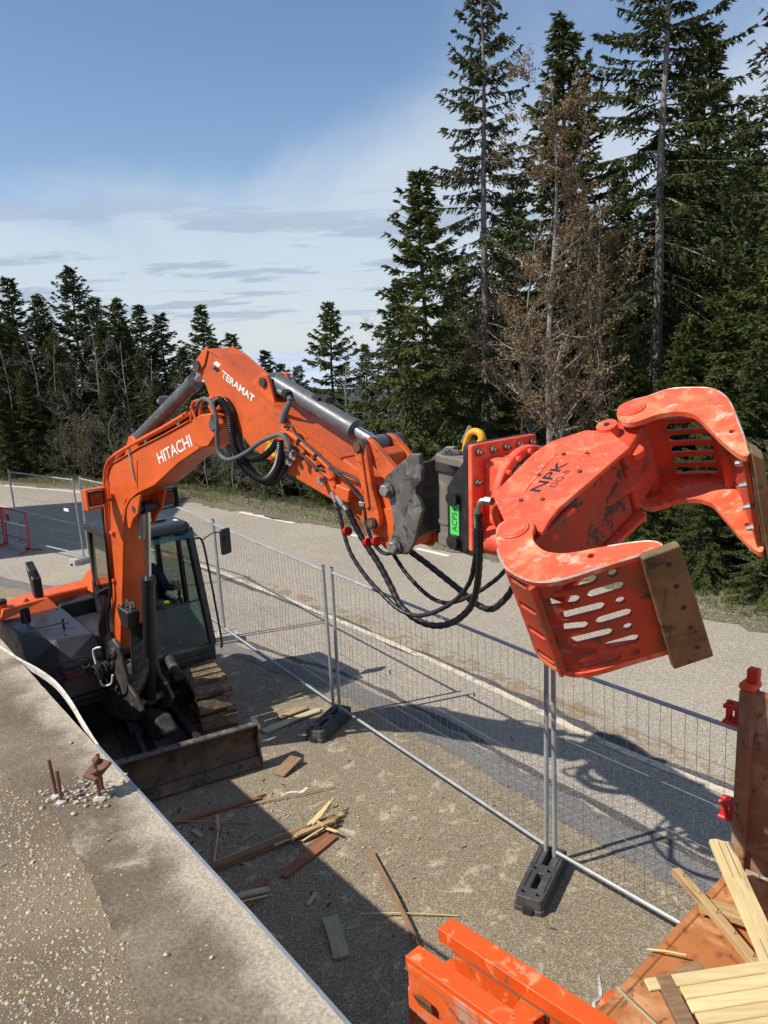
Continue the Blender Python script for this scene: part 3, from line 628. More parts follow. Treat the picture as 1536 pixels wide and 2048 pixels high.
# ================================================================== excavator
SLEW = Vector((-3.6, 9.28, 0)); 
def mkframe(org, yaw):
    hx, hy = math.cos(yaw), math.sin(yaw)
    return lambda f, l, z: Vector((org.x+f*hx-l*hy, org.y+f*hy+l*hx, z))      # forward, left, up
UF = mkframe(SLEW, R(-50)); TK = mkframe(SLEW, R(-62))
PC = Vector((-2.612, 7.960, 0)); BH = Vector((.7314, -.6820, 0)); BN = Vector((-.6820, -.7314, 0)); UPV = Vector((0, 0, 1))
def BF(u, v, w=0.0): return PC+BH*u+BN*w+UPV*v                                 # boom plane: forward, up, toward the right-hand side
ex = empty('excavator', SLEW, R(-50), 'orange tracked excavator with its boom raised and grapple hung over the fence', 'excavator')

# ---- undercarriage
mb = MB().box((0, 0, .42), (1.5, 1.05, .34), TK); mb.box((0, 0, .62), (1.0, 1.0, .16), TK)
for s in (-1, 1): mb.box((.55, s*.62, .36), (.35, .5, .2), TK); mb.box((-.55, s*.62, .36), (.35, .5, .2), TK)
mb.build('car_body', BLACK, ex, bevel=.02)
MB().tube([TK(0, 0, .68), TK(0, 0, .80)], .52, 32).build('slew_ring', STEEL_D, ex, smooth=True)
random.seed(3)
pad = MB(); pad.box((0, 0, .012), (.160, .45, .024)); pad.box((.0, 0, .045), (.118, .43, .042)); pad.box((.068, 0, .03), (.02, .44, .03))
pad_o = pad.build('track_pad', MUD, None, bevel=.008); PAD = pad_o.data; bpy.data.objects.remove(pad_o)
def track(l):
    fr = MB().box((0, l, .36), (2.0, .20, .24), TK)
    fr.tube([TK(1.22, l-.13, .37), TK(1.22, l+.13, .37)], .255, 20); fr.tube([TK(-1.22, l-.13, .37), TK(-1.22, l+.13, .37)], .255, 20)
    for f in (-.85, -.5, -.15, .2, .55, .9): fr.tube([TK(f, l-.13, .17), TK(f, l+.13, .17)], .09, 12)
    tr = fr.build('crawler_track', MUD if l > 0 else BLACK, ex, smooth=True)
    Rr, half = .31, 1.22; straight = 2*half; tot = 2*straight+2*math.pi*Rr; n = 38
    inv = ROOTS[ex.name].inverted(); yaw = R(-62)
    for k in range(n):
        s = (k+.35)*tot/n
        if s < straight: f, z, a = half-s, .06, math.pi
        elif s < straight+math.pi*Rr:
            t = (s-straight)/Rr; f, z, a = -half-Rr*math.sin(t), .06+Rr*(1-math.cos(t)), math.pi-t
        elif s < 2*straight+math.pi*Rr: f, z, a = -half+(s-straight-math.pi*Rr), .06+2*Rr, 0
        else:
            t = (s-2*straight-math.pi*Rr)/Rr; f, z, a = half+Rr*math.sin(t), .06+Rr*(1+math.cos(t)), -t
        # pad plane: x along travel, z outward
        M = Matrix.Translation(TK(f, l, z)) @ Matrix.Rotation(yaw, 4, 'Z') @ Matrix.Rotation(-a, 4, 'Y')
        o = bpy.data.objects.new('track_pad', PAD); COL.objects.link(o); o.parent = tr; o.matrix_basis = inv @ M
track(.93); track(-.93)
# blade and its push arms
bp = [(2.24, .03), (2.16, .12), (2.11, .25), (2.12, .38), (2.20, .50)]
bp = [tuple(p) for p in smooth_path([(a, b, 0) for a, b in bp], 4)]; bp = [(p[0], p[1]) for p in bp]
prof = bp+[(a-.028, b) for a, b in reversed(bp)]
bl = MB().prism(prof, -1.17, 1.17, lambda a, b, t: TK(a, t, b)).build('dozer_blade', BLADE, ex, smooth=True)
MB().prism([(2.245, .025), (2.265, .035), (2.200, .13), (2.165, .125)], -1.165, 1.165, lambda a, b, t: TK(a, t, b)).build('cutting_edge', BLADE, bl)
MB().prism([(2.19, .495), (2.225, .51), (2.22, .525), (2.14, .525), (2.14, .50)], -1.17, 1.17, lambda a, b, t: TK(a, t, b)).build('top_lip', STEEL_G, bl)
for s in (-1, 1):
    MB().prism([(2.30, .50), (2.16, .56), (2.02, .50), (2.08, .25), (2.16, .02), (2.27, .03), (2.17, .25), (2.18, .40)], s*1.172, s*1.20, lambda a, b, t: TK(a, t, b)).build('end_plate', BLADE, bl, bevel=.004)
for s in (-1, 1):
    MB().prism([(.55, .30), (2.075, .22), (2.075, .36), (.55, .44)], s*.62-.045, s*.40+.0 if False else s*.62+.045, lambda a, b, t: TK(a, t-(.0 if a > 1 else s*.12), b)).build('blade_arm', BLACK, ex, bevel=.01)
MB().prism([(.5, .28), (2.07, .20), (2.07, .30), (.5, .42)], -.16, .16, lambda a, b, t: TK(a, t, b)).build('blade_arm', BLACK, ex, bevel=.015)
MB().cyl(TK(.62, .0, .60), TK(1.55, .0, .46), .075).cyl(TK(1.5, 0, .465), TK(2.06, 0, .38), .035).build('blade_cylinder', BLACK, ex, smooth=True)

# ---- upper structure
pl = [(-1.10, -1.02), (-.6, -1.10), (.75, -1.10), (.95, -.85), (.95, -.35), (.85, .12), (.85, 1.06), (-.6, 1.10), (-1.10, 1.02)]
MB().prism(pl, .72, .84, lambda a, b, t: UF(a, b, t)).build('upper_frame', BLACK, ex, bevel=.012)
arc = [(-1.47*math.cos(R(a)), 1.47*math.sin(R(a))) for a in range(-46, 47, 6)]
cw = [(-.90, -1.06)]+arc+[(-.90, 1.06)]
MB().hull([UF(a*.97, b*.98, .70) for a, b in cw], [UF(a, b, 1.34) for a, b in cw]).build('counterweight', ORANGE, ex, bevel=.04, seg=3)
arc2 = [(-1.45*math.cos(R(a)), 1.45*math.sin(R(a))) for a in range(-38, 39, 6)]
eh = [(-.90, -.90)]+arc2+[(-.90, .90)]
hood = MB().hull([UF(a, b, 1.345) for a, b in eh], [UF(-.90+(a+.90)*.90, b*.94, 1.56-.05*max(0, -a-1.2)*3) for a, b in eh]).build('engine_hood', ORANGE, ex, bevel=.03, seg=2)
for k in range(6):
    l = -.62+k*.10
    MB().prism(capsule(-1.16, l, -.98, l, .016), 1.540, 1.5615, lambda a, b, t: UF(a, b, t)).build('louvre', ORANGE, hood, bevel=.004)
for k in range(3): MB().prism(capsule(-1.22, .02+k*.07, -1.10, .02+k*.07, .014), 1.540, 1.5615, lambda a, b, t: UF(a, b, t)).build('louvre', ORANGE, hood, bevel=.004)
b0 = [(-1.24, .12), (-1.22, .95), (-.70, .95), (-.70, .12)]; b1 = [(-1.08, .22), (-1.06, .88), (-.70, .88), (-.70, .22)]
MB().hull([UF(a, b, 1.50) for a, b in b0], [UF(a, b, 1.74) for a, b in b1]).build('hood_hump', ORANGE, ex, bevel=.02, seg=2)
# right-hand dark cover
def ring3(fr, rings, name, mat, bevel=.02):
    mb = MB(); n = len(rings[0][0]); vs = []
    for poly, z in rings: vs += [fr(a, b, z) for a, b in poly]
    fs = [tuple(range(n-1, -1, -1)), tuple(range(len(vs)-n, len(vs)))]
    for r in range(len(rings)-1): fs += [(r*n+i, r*n+(i+1) % n, (r+1)*n+(i+1) % n, (r+1)*n+i) for i in range(n)]
    return mb.add(vs, fs).build(name, mat, ex, bevel=bevel, seg=2)
cov = ring3(UF, [([(-.60, -1.10), (.70, -1.10), (.92, -.86), (.92, -.36), (-.60, -.34)], .845), ([(-.60, -1.11), (.52, -1.10), (.84, -.82), (.86, -.36), (-.60, -.34)], 1.22), ([(-.60, -1.06), (-.05, -1.03), (.62, -.80), (.74, -.40), (-.60, -.34)], 1.47)], 'side_cover', GREY_D, .018)
for a, b in ((-.52, -.98), (.55, -.66), (-.5, -.42)): MB().cyl(UF(a, b, 1.46), UF(a, b, 1.482), .014).build('bolt', STEEL_D, cov)
MB().prism([(-.56, .95), (.05, .95), (.05, 1.19), (-.56, 1.19)], -1.112, -1.118, lambda a, b, t: UF(a, t, b)).build('side_door', BLACK, cov, bevel=.003)
ring3(UF, [([(-.90, -1.06), (-.61, -1.08), (-.61, -.36), (-.90, -.36)], 1.10), ([(-.90, -1.05), (-.61, -1.06), (-.61, -.36), (-.90, -.36)], 1.46), ([(-.88, -1.0), (-.66, -1.0), (-.72, -.44), (-.88, -.44)], 1.585)], 'tank_cover', ORANGE, .012)
MB().tube([UF(-.78, -.70, 1.58), UF(-.78, -.70, 1.61), UF(-.78, -.70, 1.625)], [.035, .035, .025], 16).build('fuel_cap', ORANGE_W, ex, smooth=True)
# stepped centre with the walkway
MB().box((-.28, -.12, 1.06), (1.22, .42, .44), UF).build('walkway_box', GREY_D, ex, bevel=.012)
MB().box((-.76, -.06, 1.37), (.26, .56, .20), UF).build('battery_cover', GREY_D, ex, bevel=.015)
MB().box((.36, -.12, .99), (.08, .40, .30), UF).build('hose_panel', BLACK, ex)
# exhaust, beacon-shaped intake, round mirror
e = smooth_path([UF(-.84, -.52, 1.55), UF(-.84, -.52, 1.70), UF(-.85, -.52, 1.80), UF(-.90, -.53, 1.93)], 4)
xb = MB(); rr_ = [.055]*len(e); xb.tube(e, rr_, 14, cap=False)
xb.build('exhaust_stack', BLACK, ex, smooth=True)
MB().prism([(-.785, 1.60), (-.90, 1.60), (-.925, 1.76), (-1.06, 2.03), (-.79, 1.84)], -.575, -.465, lambda a, b, t: UF(a, t, b)).build('exhaust_flare', BLACK, ex, bevel=.012)
it = MB().cyl(UF(-.76, -.98, 1.44), UF(-.76, -.98, 1.64), .058).build('intake_body', ORANGE, ex, smooth=True)
MB().tube([UF(-.76, -.98, 1.641), UF(-.76, -.98, 1.675), UF(-.76, -.98, 1.69)], [.062, .062, .04], 16).build('intake_cap', BLACK, it, smooth=True)
MB().tube([UF(-.80, -1.09, 1.56), UF(-.772, -1.145, 1.565)], [.085, .08], 22).build('rear_mirror', BLACK, ex, smooth=True)
MB().tube([UF(-.70, -1.0, 1.45), UF(-.72, -1.05, 1.50), UF(-.79, -1.09, 1.555)], .01, 6).build('mirror_stay', BLACK, ex)
# front right mirror on its bracket
MB().tube([UF(.33, -.60, 1.46), UF(.33, -.60, 1.60)], .016, 10).tube([UF(.33, -.60, 1.55), UF(.10, -.90, 1.50), UF(.06, -.92, 1.53), UF(.02, -.93, 1.68)], .010, 8).tube([UF(.38, -.56, 1.55), UF(.28, -.65, 1.55)], .013, 8).build('mirror_bracket', BLACK, ex)
mr = MB().prism(rounded([(-.055, -.10), (.055, -.10), (.055, .10), (-.055, .10)], .03), 0, .03, lambda a, b, t: UF(-.06, -.90, 1.63)+(UF(.3, .95, 0)-UF(0, 0, 0)).normalized()*a+UPV*b+(UF(.95, -.3, 0)-UF(0, 0, 0)).normalized()*t).build('front_mirror', BLACK, ex, bevel=.006)
MB().tube(smooth_path([UF(.93, -.95, 1.15), UF(.95, -.95, 1.28), UF(.95, -.60, 1.30), UF(.95, -.58, 1.17), UF(.95, -.95, 1.13)], 4), .009, 8).build('front_guard', BLACK, ex)
wl = MB().box((.90, -.72, 1.13), (.10, .24, .10), UF).build('front_lamp_box', BLACK, ex, bevel=.01)
MB().box((.955, -.72, 1.13), (.006, .20, .07), UF).build('lens', LAMP, wl)
X_, Y_ = (UF(-1, 0, 0)-UF(0, 0, 0))*-1, UPV
text_mesh('company_lettering', 'TERAMAT', WHITE_DIM, cov, UF(-.50, -1.121, 1.175), X_, Y_, .23, .042, .01, .001)
for r_, (x0_, ws_) in enumerate(((.0, (.13, .09)), (.0, (.06, .09, .11)), (.05, (.16,)), (.04, (.22,)))):   # small illegible print under the name
    for w_ in ws_:
        MB().add([UF(-.52+x0_, -1.1215, 1.145-r_*.032), UF(-.52+x0_+w_, -1.1215, 1.145-r_*.032), UF(-.52+x0_+w_, -1.1215, 1.157-r_*.032), UF(-.52+x0_, -1.1215, 1.157-r_*.032)], [(0, 1, 2, 3)]).build('small_print', WHITE_DIM, cov); x0_ += w_+.015

# ---- cab
cab = MB()
def bar(mb, p, q, w=.035, d=.05): 
    p, q = Vector(p), Vector(q); mb.tube([UF(*p), UF(*q)], [w, w], 4); return mb
lr, ll = .10, 1.08; rear, fb, ft = -.60, .80, .47; zb, zt = .86, 2.42
cabp = MB().hull([UF(a, b, .80) for a, b in ((rear, lr), (fb+.02, lr), (fb+.02, ll), (rear, ll))], [UF(a, b, .93) for a, b in ((rear, lr), (fb+.01, lr), (fb+.01, ll), (rear, ll))])
cabo = cabp.build('cab', BLACK, ex, bevel=.02, seg=2)
def pillar(a, b, w=.045, d=.06, name='pillar'):
    (f0, l0, z0), (f1, l1, z1) = a, b
    MB().hull([UF(f0+x*d, l0+y*w, z0) for x, y in ((-.5, -.5), (.5, -.5), (.5, .5), (-.5, .5))], [UF(f1+x*d, l1+y*w, z1) for x, y in ((-.5, -.5), (.5, -.5), (.5, .5), (-.5, .5))]).build(name, BLACK, cabo, bevel=.012, seg=2)
pillar((fb-.02, ll-.03, .92), (ft+.0, ll-.05, zt), .085, .10); pillar((fb-.02, lr+.03, .92), (ft, lr+.05, zt), .06, .08)
pillar((rear+.04, lr+.03, .92), (rear+.02, lr+.05, zt), .06, .08); pillar((rear+.04, ll-.03, .92), (rear+.02, ll-.05, zt), .06, .10)
pillar((.16, ll-.02, .92), (.12, ll-.05, zt), .05, .08)
MB().hull([UF(a, b, .92) for a, b in ((rear, ll-.05), (fb-.05, ll-.05), (fb-.05, ll), (rear, ll))], [UF(a, b, 1.30) for a, b in ((rear, ll-.05), (.1, ll-.05), (.1, ll), (rear, ll))]).build('door_panel', BLACK, cabo)
MB().hull([UF(a, b, .92) for a, b in ((rear, lr), (.62, lr), (.62, lr+.05), (rear, lr+.05))], [UF(a, b, z) for a, b, z in ((rear, lr, 1.70), (.10, lr, 1.18), (.10, lr+.05, 1.18), (rear, lr+.05, 1.70))]).build('right_panel', BLACK, cabo)
MB().hull([UF(a, b, .92) for a, b in ((rear, lr), (rear+.05, lr), (rear+.05, ll), (rear, ll))], [UF(a, b, 1.62) for a, b in ((rear, lr), (rear+.05, lr), (rear+.05, ll), (rear, ll))]).build('rear_panel', BLACK, cabo)
rb = [(rear-.03, lr-.01), (.40, lr-.01), (.52, lr+.10), (.52, ll-.10), (.40, ll+.01), (rear-.03, ll+.01)]
def shrink(p, k): cx = sum(a for a, b in p)/len(p); cy = sum(b for a, b in p)/len(p); return [(cx+(a-cx)*k, cy+(b-cy)*k) for a, b in p]
roof = MB(); vs = []
for k, z in ((1.0, 2.40), (1.0, 2.455), (.93, 2.50), (.80, 2.515)): vs += [UF(a, b, z-.05*max(0, a)) for a, b in shrink(rb, k)]
roof.add(vs, [tuple(range(5, -1, -1)), tuple(range(18, 24))]+[(r*6+i, r*6+(i+1) % 6, (r+1)*6+(i+1) % 6, (r+1)*6+i) for r in range(3) for i in range(6)])
roof_o = roof.build('roof', GREY_D, cabo, bevel=.012, seg=2)
MB().prism(rounded([(-.38, .30), (.22, .30), (.22, .88), (-.38, .88)], .06), 2.512, 2.527, lambda a, b, t: UF(a, b, t-.02*max(0, a))).build('roof_hatch', GREY_D, roof_o, bevel=.004)
for l in (.28, .40): MB().tube([UF(.50, l-.2, 2.405), UF(.55, l+.55, 2.41)], .011, 6).build('wiper_rail', BLACK, roof_o)
MB().tube(smooth_path([UF(.36, .86, 2.47), UF(.40, .88, 2.53), UF(.46, .92, 2.52), UF(.42, .94, 2.47)], 4), .007, 6).build('grab_loop', ZINC, roof_o)
MB().tube([UF(.48, .70, 2.45), UF(.50, 1.02, 2.45)], .012, 6).build('aerial_base', BLACK, roof_o)
def quadglass(name, pts): 
    n = (Vector(pts[1])-Vector(pts[0])).cross(Vector(pts[2])-Vector(pts[0])).normalized()*.004
    MB().hull([UF(*p) for p in pts], [UF(*(Vector(p)+n)) for p in pts]).build(name, GLASS, cabo)
quadglass('windscreen', [(fb-.0, lr+.07, .95), (fb-.0, ll-.09, .95), (fb-.122, ll-.09, 1.50), (fb-.122, lr+.07, 1.50)])
quadglass('side_window', [(rear+.07, lr+.02, 1.72), (.12, lr+.02, 1.21), (.60, lr+.03, 1.00), (ft-.06, lr+.05, 2.38), (rear+.06, lr+.05, 2.38)])
quadglass('rear_window', [(rear+.03, lr+.08, 1.64), (rear+.03, ll-.08, 1.64), (rear+.03, ll-.08, 2.38), (rear+.03, lr+.08, 2.38)])
quadglass('door_window', [(.22, ll-.03, 1.05), (fb-.10, ll-.03, 1.0), (ft-.06, ll-.05, 2.36), (.18, ll-.05, 2.36)])
quadglass('door_window', [(rear+.08, ll-.03, 1.32), (.10, ll-.03, 1.32), (.08, ll-.05, 2.36), (rear+.08, ll-.05, 2.36)])
quadglass('rain_visor', [(ft+.03, lr+.05, 2.40), (ft+.03, ll-.02, 2.40), (ft+.20, ll-.02, 2.33), (ft+.20, lr+.05, 2.33)])
MB().tube([UF(fb-.13, lr+.06, 1.505), UF(fb-.13, ll-.08, 1.505)], .012, 6).build('glass_trim', BLACK, cabo)
MB().tube([UF(fb-.02, .25, 1.0), UF(fb-.02, .72, 1.04)], .009, 6).build('wiper', BLACK, cabo)
MB().box((.42, .98, 2.30), (.05, .12, .09), UF).build('cab_lamp', STEEL_D, cabo, bevel=.01)
# grab rail and mirror at the cab's far front corner
MB().tube(smooth_path([UF(.84, 1.13, .86), UF(.83, 1.16, .98), UF(.62, 1.18, 1.9), UF(.52, 1.18, 2.22), UF(.50, 1.10, 2.26)], 6), .014, 8).build('grab_rail', BLACK, cabo)
MB().tube([UF(.52, 1.17, 2.22), UF(.56, 1.32, 2.30), UF(.62, 1.43, 2.30), UF(.64, 1.45, 2.24)], .009, 8).build('mirror_arm', BLACK, cabo)
mo = [(-.085, -.17), (.085, -.17), (.085, .17), (-.085, .17)]
mx, mz = (UF(-.35, .94, 0)-UF(0, 0, 0)).normalized(), (UF(.94, .35, 0)-UF(0, 0, 0)).normalized()
MB().prism(rounded(mo, .03), 0, .05, lambda a, b, t: UF(.60, 1.45, 2.17)+mx*a+UPV*b+mz*t).build('cab_mirror', BLACK, cabo, bevel=.012, seg=2)
MB().tube([UF(.655, 1.45, 2.20), UF(.68, 1.45, 2.20)], .03, 12).build('mirror_knuckle', STEEL_D, cabo)
# seat, consoles, joysticks
st = MB().box((-.02, .58, 1.23), (.46, .46, .14), UF).build('seat', SEAT, ex, bevel=.04, seg=3)
MB().hull([UF(a, b, 1.28) for a, b in ((-.30, .36), (-.18, .36), (-.18, .80), (-.30, .80))], [UF(a-.10, b, 1.95) for a, b in ((-.28, .40), (-.20, .40), (-.20, .76), (-.28, .76))]).build('backrest', SEAT, st, bevel=.03, seg=2)
MB().box((-.36, .58, 2.04), (.08, .24, .17), UF).build('headrest', SEAT, st, bevel=.03, seg=2)
MB().box((-.02, .58, 1.02), (.40, .40, .28), UF).build('seat_base', BLACK, ex, bevel=.01)
for l in (.28, .90):
    c = MB().box((.14, l, 1.22), (.42, .14, .30), UF).build('console', STEEL_D, ex, bevel=.03, seg=2)
    MB().tube([UF(.28, l, 1.36+i*.012) for i in range(9)], [.055-.003*i+(.005 if i % 2 else 0) for i in range(9)], 12).build('gaiter', RUBBER, c, smooth=True)
    MB().tube([UF(.28, l, 1.46), UF(.29, l, 1.53), UF(.31, l, 1.60), UF(.32, l, 1.63)], [.016, .022, .026, .018], 10).build('joystick', BLACK, c, smooth=True)
for l in (.50, .66):
    tl_ = MB().tube([UF(.58, l, .93), UF(.60, l, 1.20), UF(.56, l, 1.30)], .014, 7).build('travel_lever', BLACK, ex)
    MB().box((.60, l, .97), (.22, .10, .02), UF, ry=R(-18)).build('pedal', BLACK, tl_)
MB().box((.45, .22, 1.78), (.04, .17, .13), UF).build('monitor', BLACK, ex, bevel=.01)

# ---- swing post that carries the boom
sp = [(-.98, .52), (-.62, .48), (-.14, .62), (.0, .78), (-.10, .92), (-.24, 1.02), (-.34, 1.44), (-.46, 1.52), (-.60, 1.44), (-.68, 1.08), (-.98, 1.0)]
mb = MB()
for w0, w1 in ((.165, .215), (-.215, -.165)): mb.prism(sp, w0, w1, lambda a, b, t: BF(a, b, t))
mb.prism([(-1.0, .55), (-.55, .55), (-.45, .95), (-.7, 1.05), (-1.0, 1.0)], -.16, .16, lambda a, b, t: BF(a, b, t))
spo = mb.build('swing_post', STEEL_D, ex, bevel=.012)
MB().cyl(BF(-.84, .50, 0), BF(-.84, 1.06, 0), .11).build('swing_pin', STEEL_D, spo, smooth=True)
MB().cyl(BF(-.46, 1.36, -.24), BF(-.46, 1.36, .24), .05).build('boom_foot_pin', STEEL_G, spo, smooth=True)
MB().cyl(BF(-.19, .78, -.24), BF(-.19, .78, .24), .04).build('cylinder_pin', STEEL_G, spo, smooth=True)
MB().prism([(-.50, .60), (.06, .66), (.20, .50), (.02, .36), (-.5, .40)], -.10, .10, lambda a, b, t: BF(a, b, t)).build('nose_casting', STEEL_D, spo, bevel=.03, seg=2)
MB().cyl(BF(-.30, .86, -.46), BF(-.75, .92, -.62), .06).build('swing_cylinder', STEEL_D, spo, smooth=True)

# ---- boom
bo = [(-0.53, 1.30), (-0.56, 1.43), (-0.454, 2.186), (-0.294, 3.01), (-0.233, 3.339), (-0.166, 3.439), (-0.07, 3.514), (0.023, 3.541), (0.496, 3.706), (0.97, 3.849), (1.405, 3.992), (1.569, 4.054), (1.773, 4.076), (1.862, 4.049), (1.895, 3.986), (1.858, 3.93), (1.793, 3.884), (1.672, 3.774), (1.549, 3.758), (1.175, 3.608), (0.695, 3.35), (0.356, 3.239), (0.179, 3.145), (0.084, 3.051), (0.007, 2.888), (-0.163, 2.237), (-0.311, 1.762), (-0.417, 1.38), (-.46, 1.29)]
mb = MB().prism(bo, -.15, .15, BF)
boom = mb.build('boom', ORANGE, ex, bevel=.012, seg=2)
bl_ = [(1.52, 3.752), (1.175, 3.608), (.695, 3.35), (.356, 3.239), (.179, 3.145), (.084, 3.051), (.007, 2.888), (-.163, 2.237), (-.311, 1.762), (-.417, 1.38)]
bi_ = [(1.50, 3.785), (1.160, 3.638), (.680, 3.381), (.335, 3.267), (.155, 3.170), (.056, 3.068), (-.024, 2.892), (-.194, 2.243), (-.342, 1.770), (-.448, 1.39)]
MB().prism(bl_+bi_[::-1], .1502, .160, BF).build('side_flange', ORANGE, boom, bevel=.003)
bk_ = [(-.55, 1.43), (-.454, 2.186), (-.294, 3.01), (-.233, 3.339)]; bj_ = [(-.52, 1.43), (-.424, 2.18), (-.264, 3.0), (-.203, 3.33)]
MB().prism(bk_+bj_[::-1], .1502, .160, BF).build('side_flange', ORANGE, boom, bevel=.003)
# side doubler plates around the bend and the head, the flange edges
MB().prism([(-.18, 2.95), (-.11, 3.30), (-.02, 3.42), (.10, 3.47), (.42, 3.58), (.36, 3.27), (.10, 3.14), (-.02, 2.94)], .15, .157, BF).build('bend_doubler', ORANGE, boom, bevel=.003)
MB().prism([(1.43, 3.80), (1.50, 4.0), (1.58, 4.045), (1.77, 4.065), (1.85, 4.04), (1.885, 3.985), (1.85, 3.935), (1.785, 3.892), (1.66, 3.785), (1.56, 3.77)], .15, .162, BF).build('head_doubler', ORANGE, boom, bevel=.003)
MB().prism([(-.232, 3.345), (-.166, 3.448), (-.07, 3.523), (.023, 3.551), (.496, 3.716), (.97, 3.859), (1.405, 4.002), (1.405, 3.992), (.97, 3.849), (.496, 3.706), (.023, 3.541), (-.07, 3.514), (-.166, 3.439), (-.223, 3.339)], -.165, .165, BF).build('top_flange', ORANGE, boom)
for s in (1, -1):
    lug = [(.405, 3.23), (.345, 3.12), (.30, 3.02), (.215, 2.965), (.155, 2.905), (.135, 2.86), (.075, 2.83), (.07, 2.95), (.10, 3.06), (.20, 3.17)]
    MB().prism(lug, s*.125, s*.15+s*.0005, BF).build('cylinder_lug', ORANGE, boom, bevel=.004)
MB().cyl(BF(.235, 3.055, -.155), BF(.235, 3.055, .152), .038).build('cylinder_pin', STEEL_D, boom, smooth=True)
MB().cyl(BF(1.80, 3.975, -.19), BF(1.80, 3.975, .185), .062).build('head_pin', STEEL_D, boom, smooth=True)
MB().cyl(BF(1.80, 3.975, .185), BF(1.80, 3.975, .20), .045).build('pin_cap', STEEL_G, boom, smooth=True)
for s in (1, -1): MB().prism([(.04, 3.54), (.12, 3.70), (.18, 3.79), (.25, 3.80), (.30, 3.76), (.36, 3.655)], s*.055, s*.085, BF).build('ram_lug', ORANGE, boom, bevel=.004)
x = (BH*.593+UPV*.209).normalized(); y = (UPV*.593-BH*.209).normalized()
text_mesh('maker_lettering', 'HITACHI', WHITE, boom, BF(.823, 3.562, .1515), x, y, .625, .112, .016, .001, 'white block capitals on the boom side')
# steel pipes along the boom
pp = [(-.27, 3.20), (-.225, 3.37), (-.14, 3.485), (.02, 3.575), (.45, 3.725), (.93, 3.875), (1.36, 4.02)]
for k, (dz, w, r, m) in enumerate(((.022, .178, .015, ORANGE), (.045, .135, .015, ORANGE), (.050, .06, .016, ORANGE), (.085, -.02, .016, RUBBER), (.088, -.07, .016, RUBBER), (.085, -.12, .016, RUBBER))):
    P = [BF(a-dz*.45*(1 if i < 4 else .3), b+dz*(.5 if i < 2 else 1), w) for i, (a, b) in enumerate(pp)]
    low = [BF(-.43, 2.2, w), BF(-.36, 2.65, w)]
    MB().tube(smooth_path(low+P, 6), r, 8).build('hydraulic_pipe', m, boom, smooth=True)
for (a, b) in ((.30, 3.60), (.62, 3.72), (1.22, 3.92)):
    MB().box((a, b+.06, .155), (.03, .07, .02), lambda u, v, w: BF(u, v, w)).build('pipe_clamp', ZINC, boom, bevel=.004)
MB().tube([BF(.30, 3.66, .17), BF(.33, 3.50, .172), BF(.35, 3.37, .172)], .010, 6).build('grease_pipe', ZINC, boom)
MB().tube(smooth_path([BF(-.345, 3.10, .19), BF(-.362, 2.665, .19), BF(-.386, 2.30, .19), BF(-.41, 2.05, .19), BF(-.50, 1.86, .20), BF(-.55, 1.60, .20), BF(-.487, 1.386, .20), BF(-.50, 1.187, .22), BF(-.62, 1.07, .26)], 5), .017, 8).build('boom_hose', RUBBER, boom, smooth=True)
for k in range(5):
    o_ = .04*k
    MB().tube(smooth_path([BF(-.42-.03*(k % 2), 2.12, -.10+o_), BF(-.62-.02*k, 1.99, .10+o_*.6), BF(-.62, 1.79, .16+o_*.4), BF(-.60-.01*k, 1.588, .18+.02*k), BF(-.56-.02*k, 1.395, .20), BF(-.57-.02*k, 1.22, .20), BF(-.72, 1.05+.02*k, .16)], 5), .019, 8).build('boom_hose', RUBBER, boom, smooth=True)
for k in range(3): MB().tube(smooth_path([BF(-.46, 2.06, -.08+k*.08), BF(-.56, 2.05, -.07+k*.08), BF(-.64, 1.98, -.06+k*.08)], 4), .024, 8).build('pipe_bend', ORANGE, boom, smooth=True)
for v in (2.2, 2.75): MB().box((-.37+(v-2.2)*.2, v, .165), (.07, .035, .03), lambda u, v_, w: BF(u, v_, w)).build('pipe_clamp', ORANGE, boom, bevel=.004)
# work lights on both sides of the bend
for s, u0 in ((1, -.20), (-1, .20)):
    c0 = BF(u0, 3.16 if s > 0 else 3.10, s*(.33 if s > 0 else .26))
    fr_ = lambda a, b, t, c0=c0: c0+BH*t+BN*a+UPV*b
    hs = MB().prism(rounded([(-.085, -.075), (.085, -.075), (.085, .075), (-.085, .075)], .02), -.03, .025, fr_)
    lo = hs.build('work_light', BLACK, boom, bevel=.006)
    MB().prism(rounded([(-.07, -.06), (.07, -.06), (.07, .06), (-.07, .06)], .015), .0255, .03, fr_).build('lens', LAMP, lo)
    g = MB()
    for q_ in (-.105, .105): g.box((q_, 0, 0), (.018, .20, .10), fr_)
    g.box((0, .10, 0), (.228, .018, .10), fr_); g.box((0, -.10, 0), (.228, .018, .10), fr_); g.build('light_guard', ORANGE if s > 0 else BLACK, lo, bevel=.004)
    MB().tube([BF(u0, 3.12, s*.15), BF(u0, 3.11, s*.24)], .016, 8).build('light_stay', ORANGE, lo)
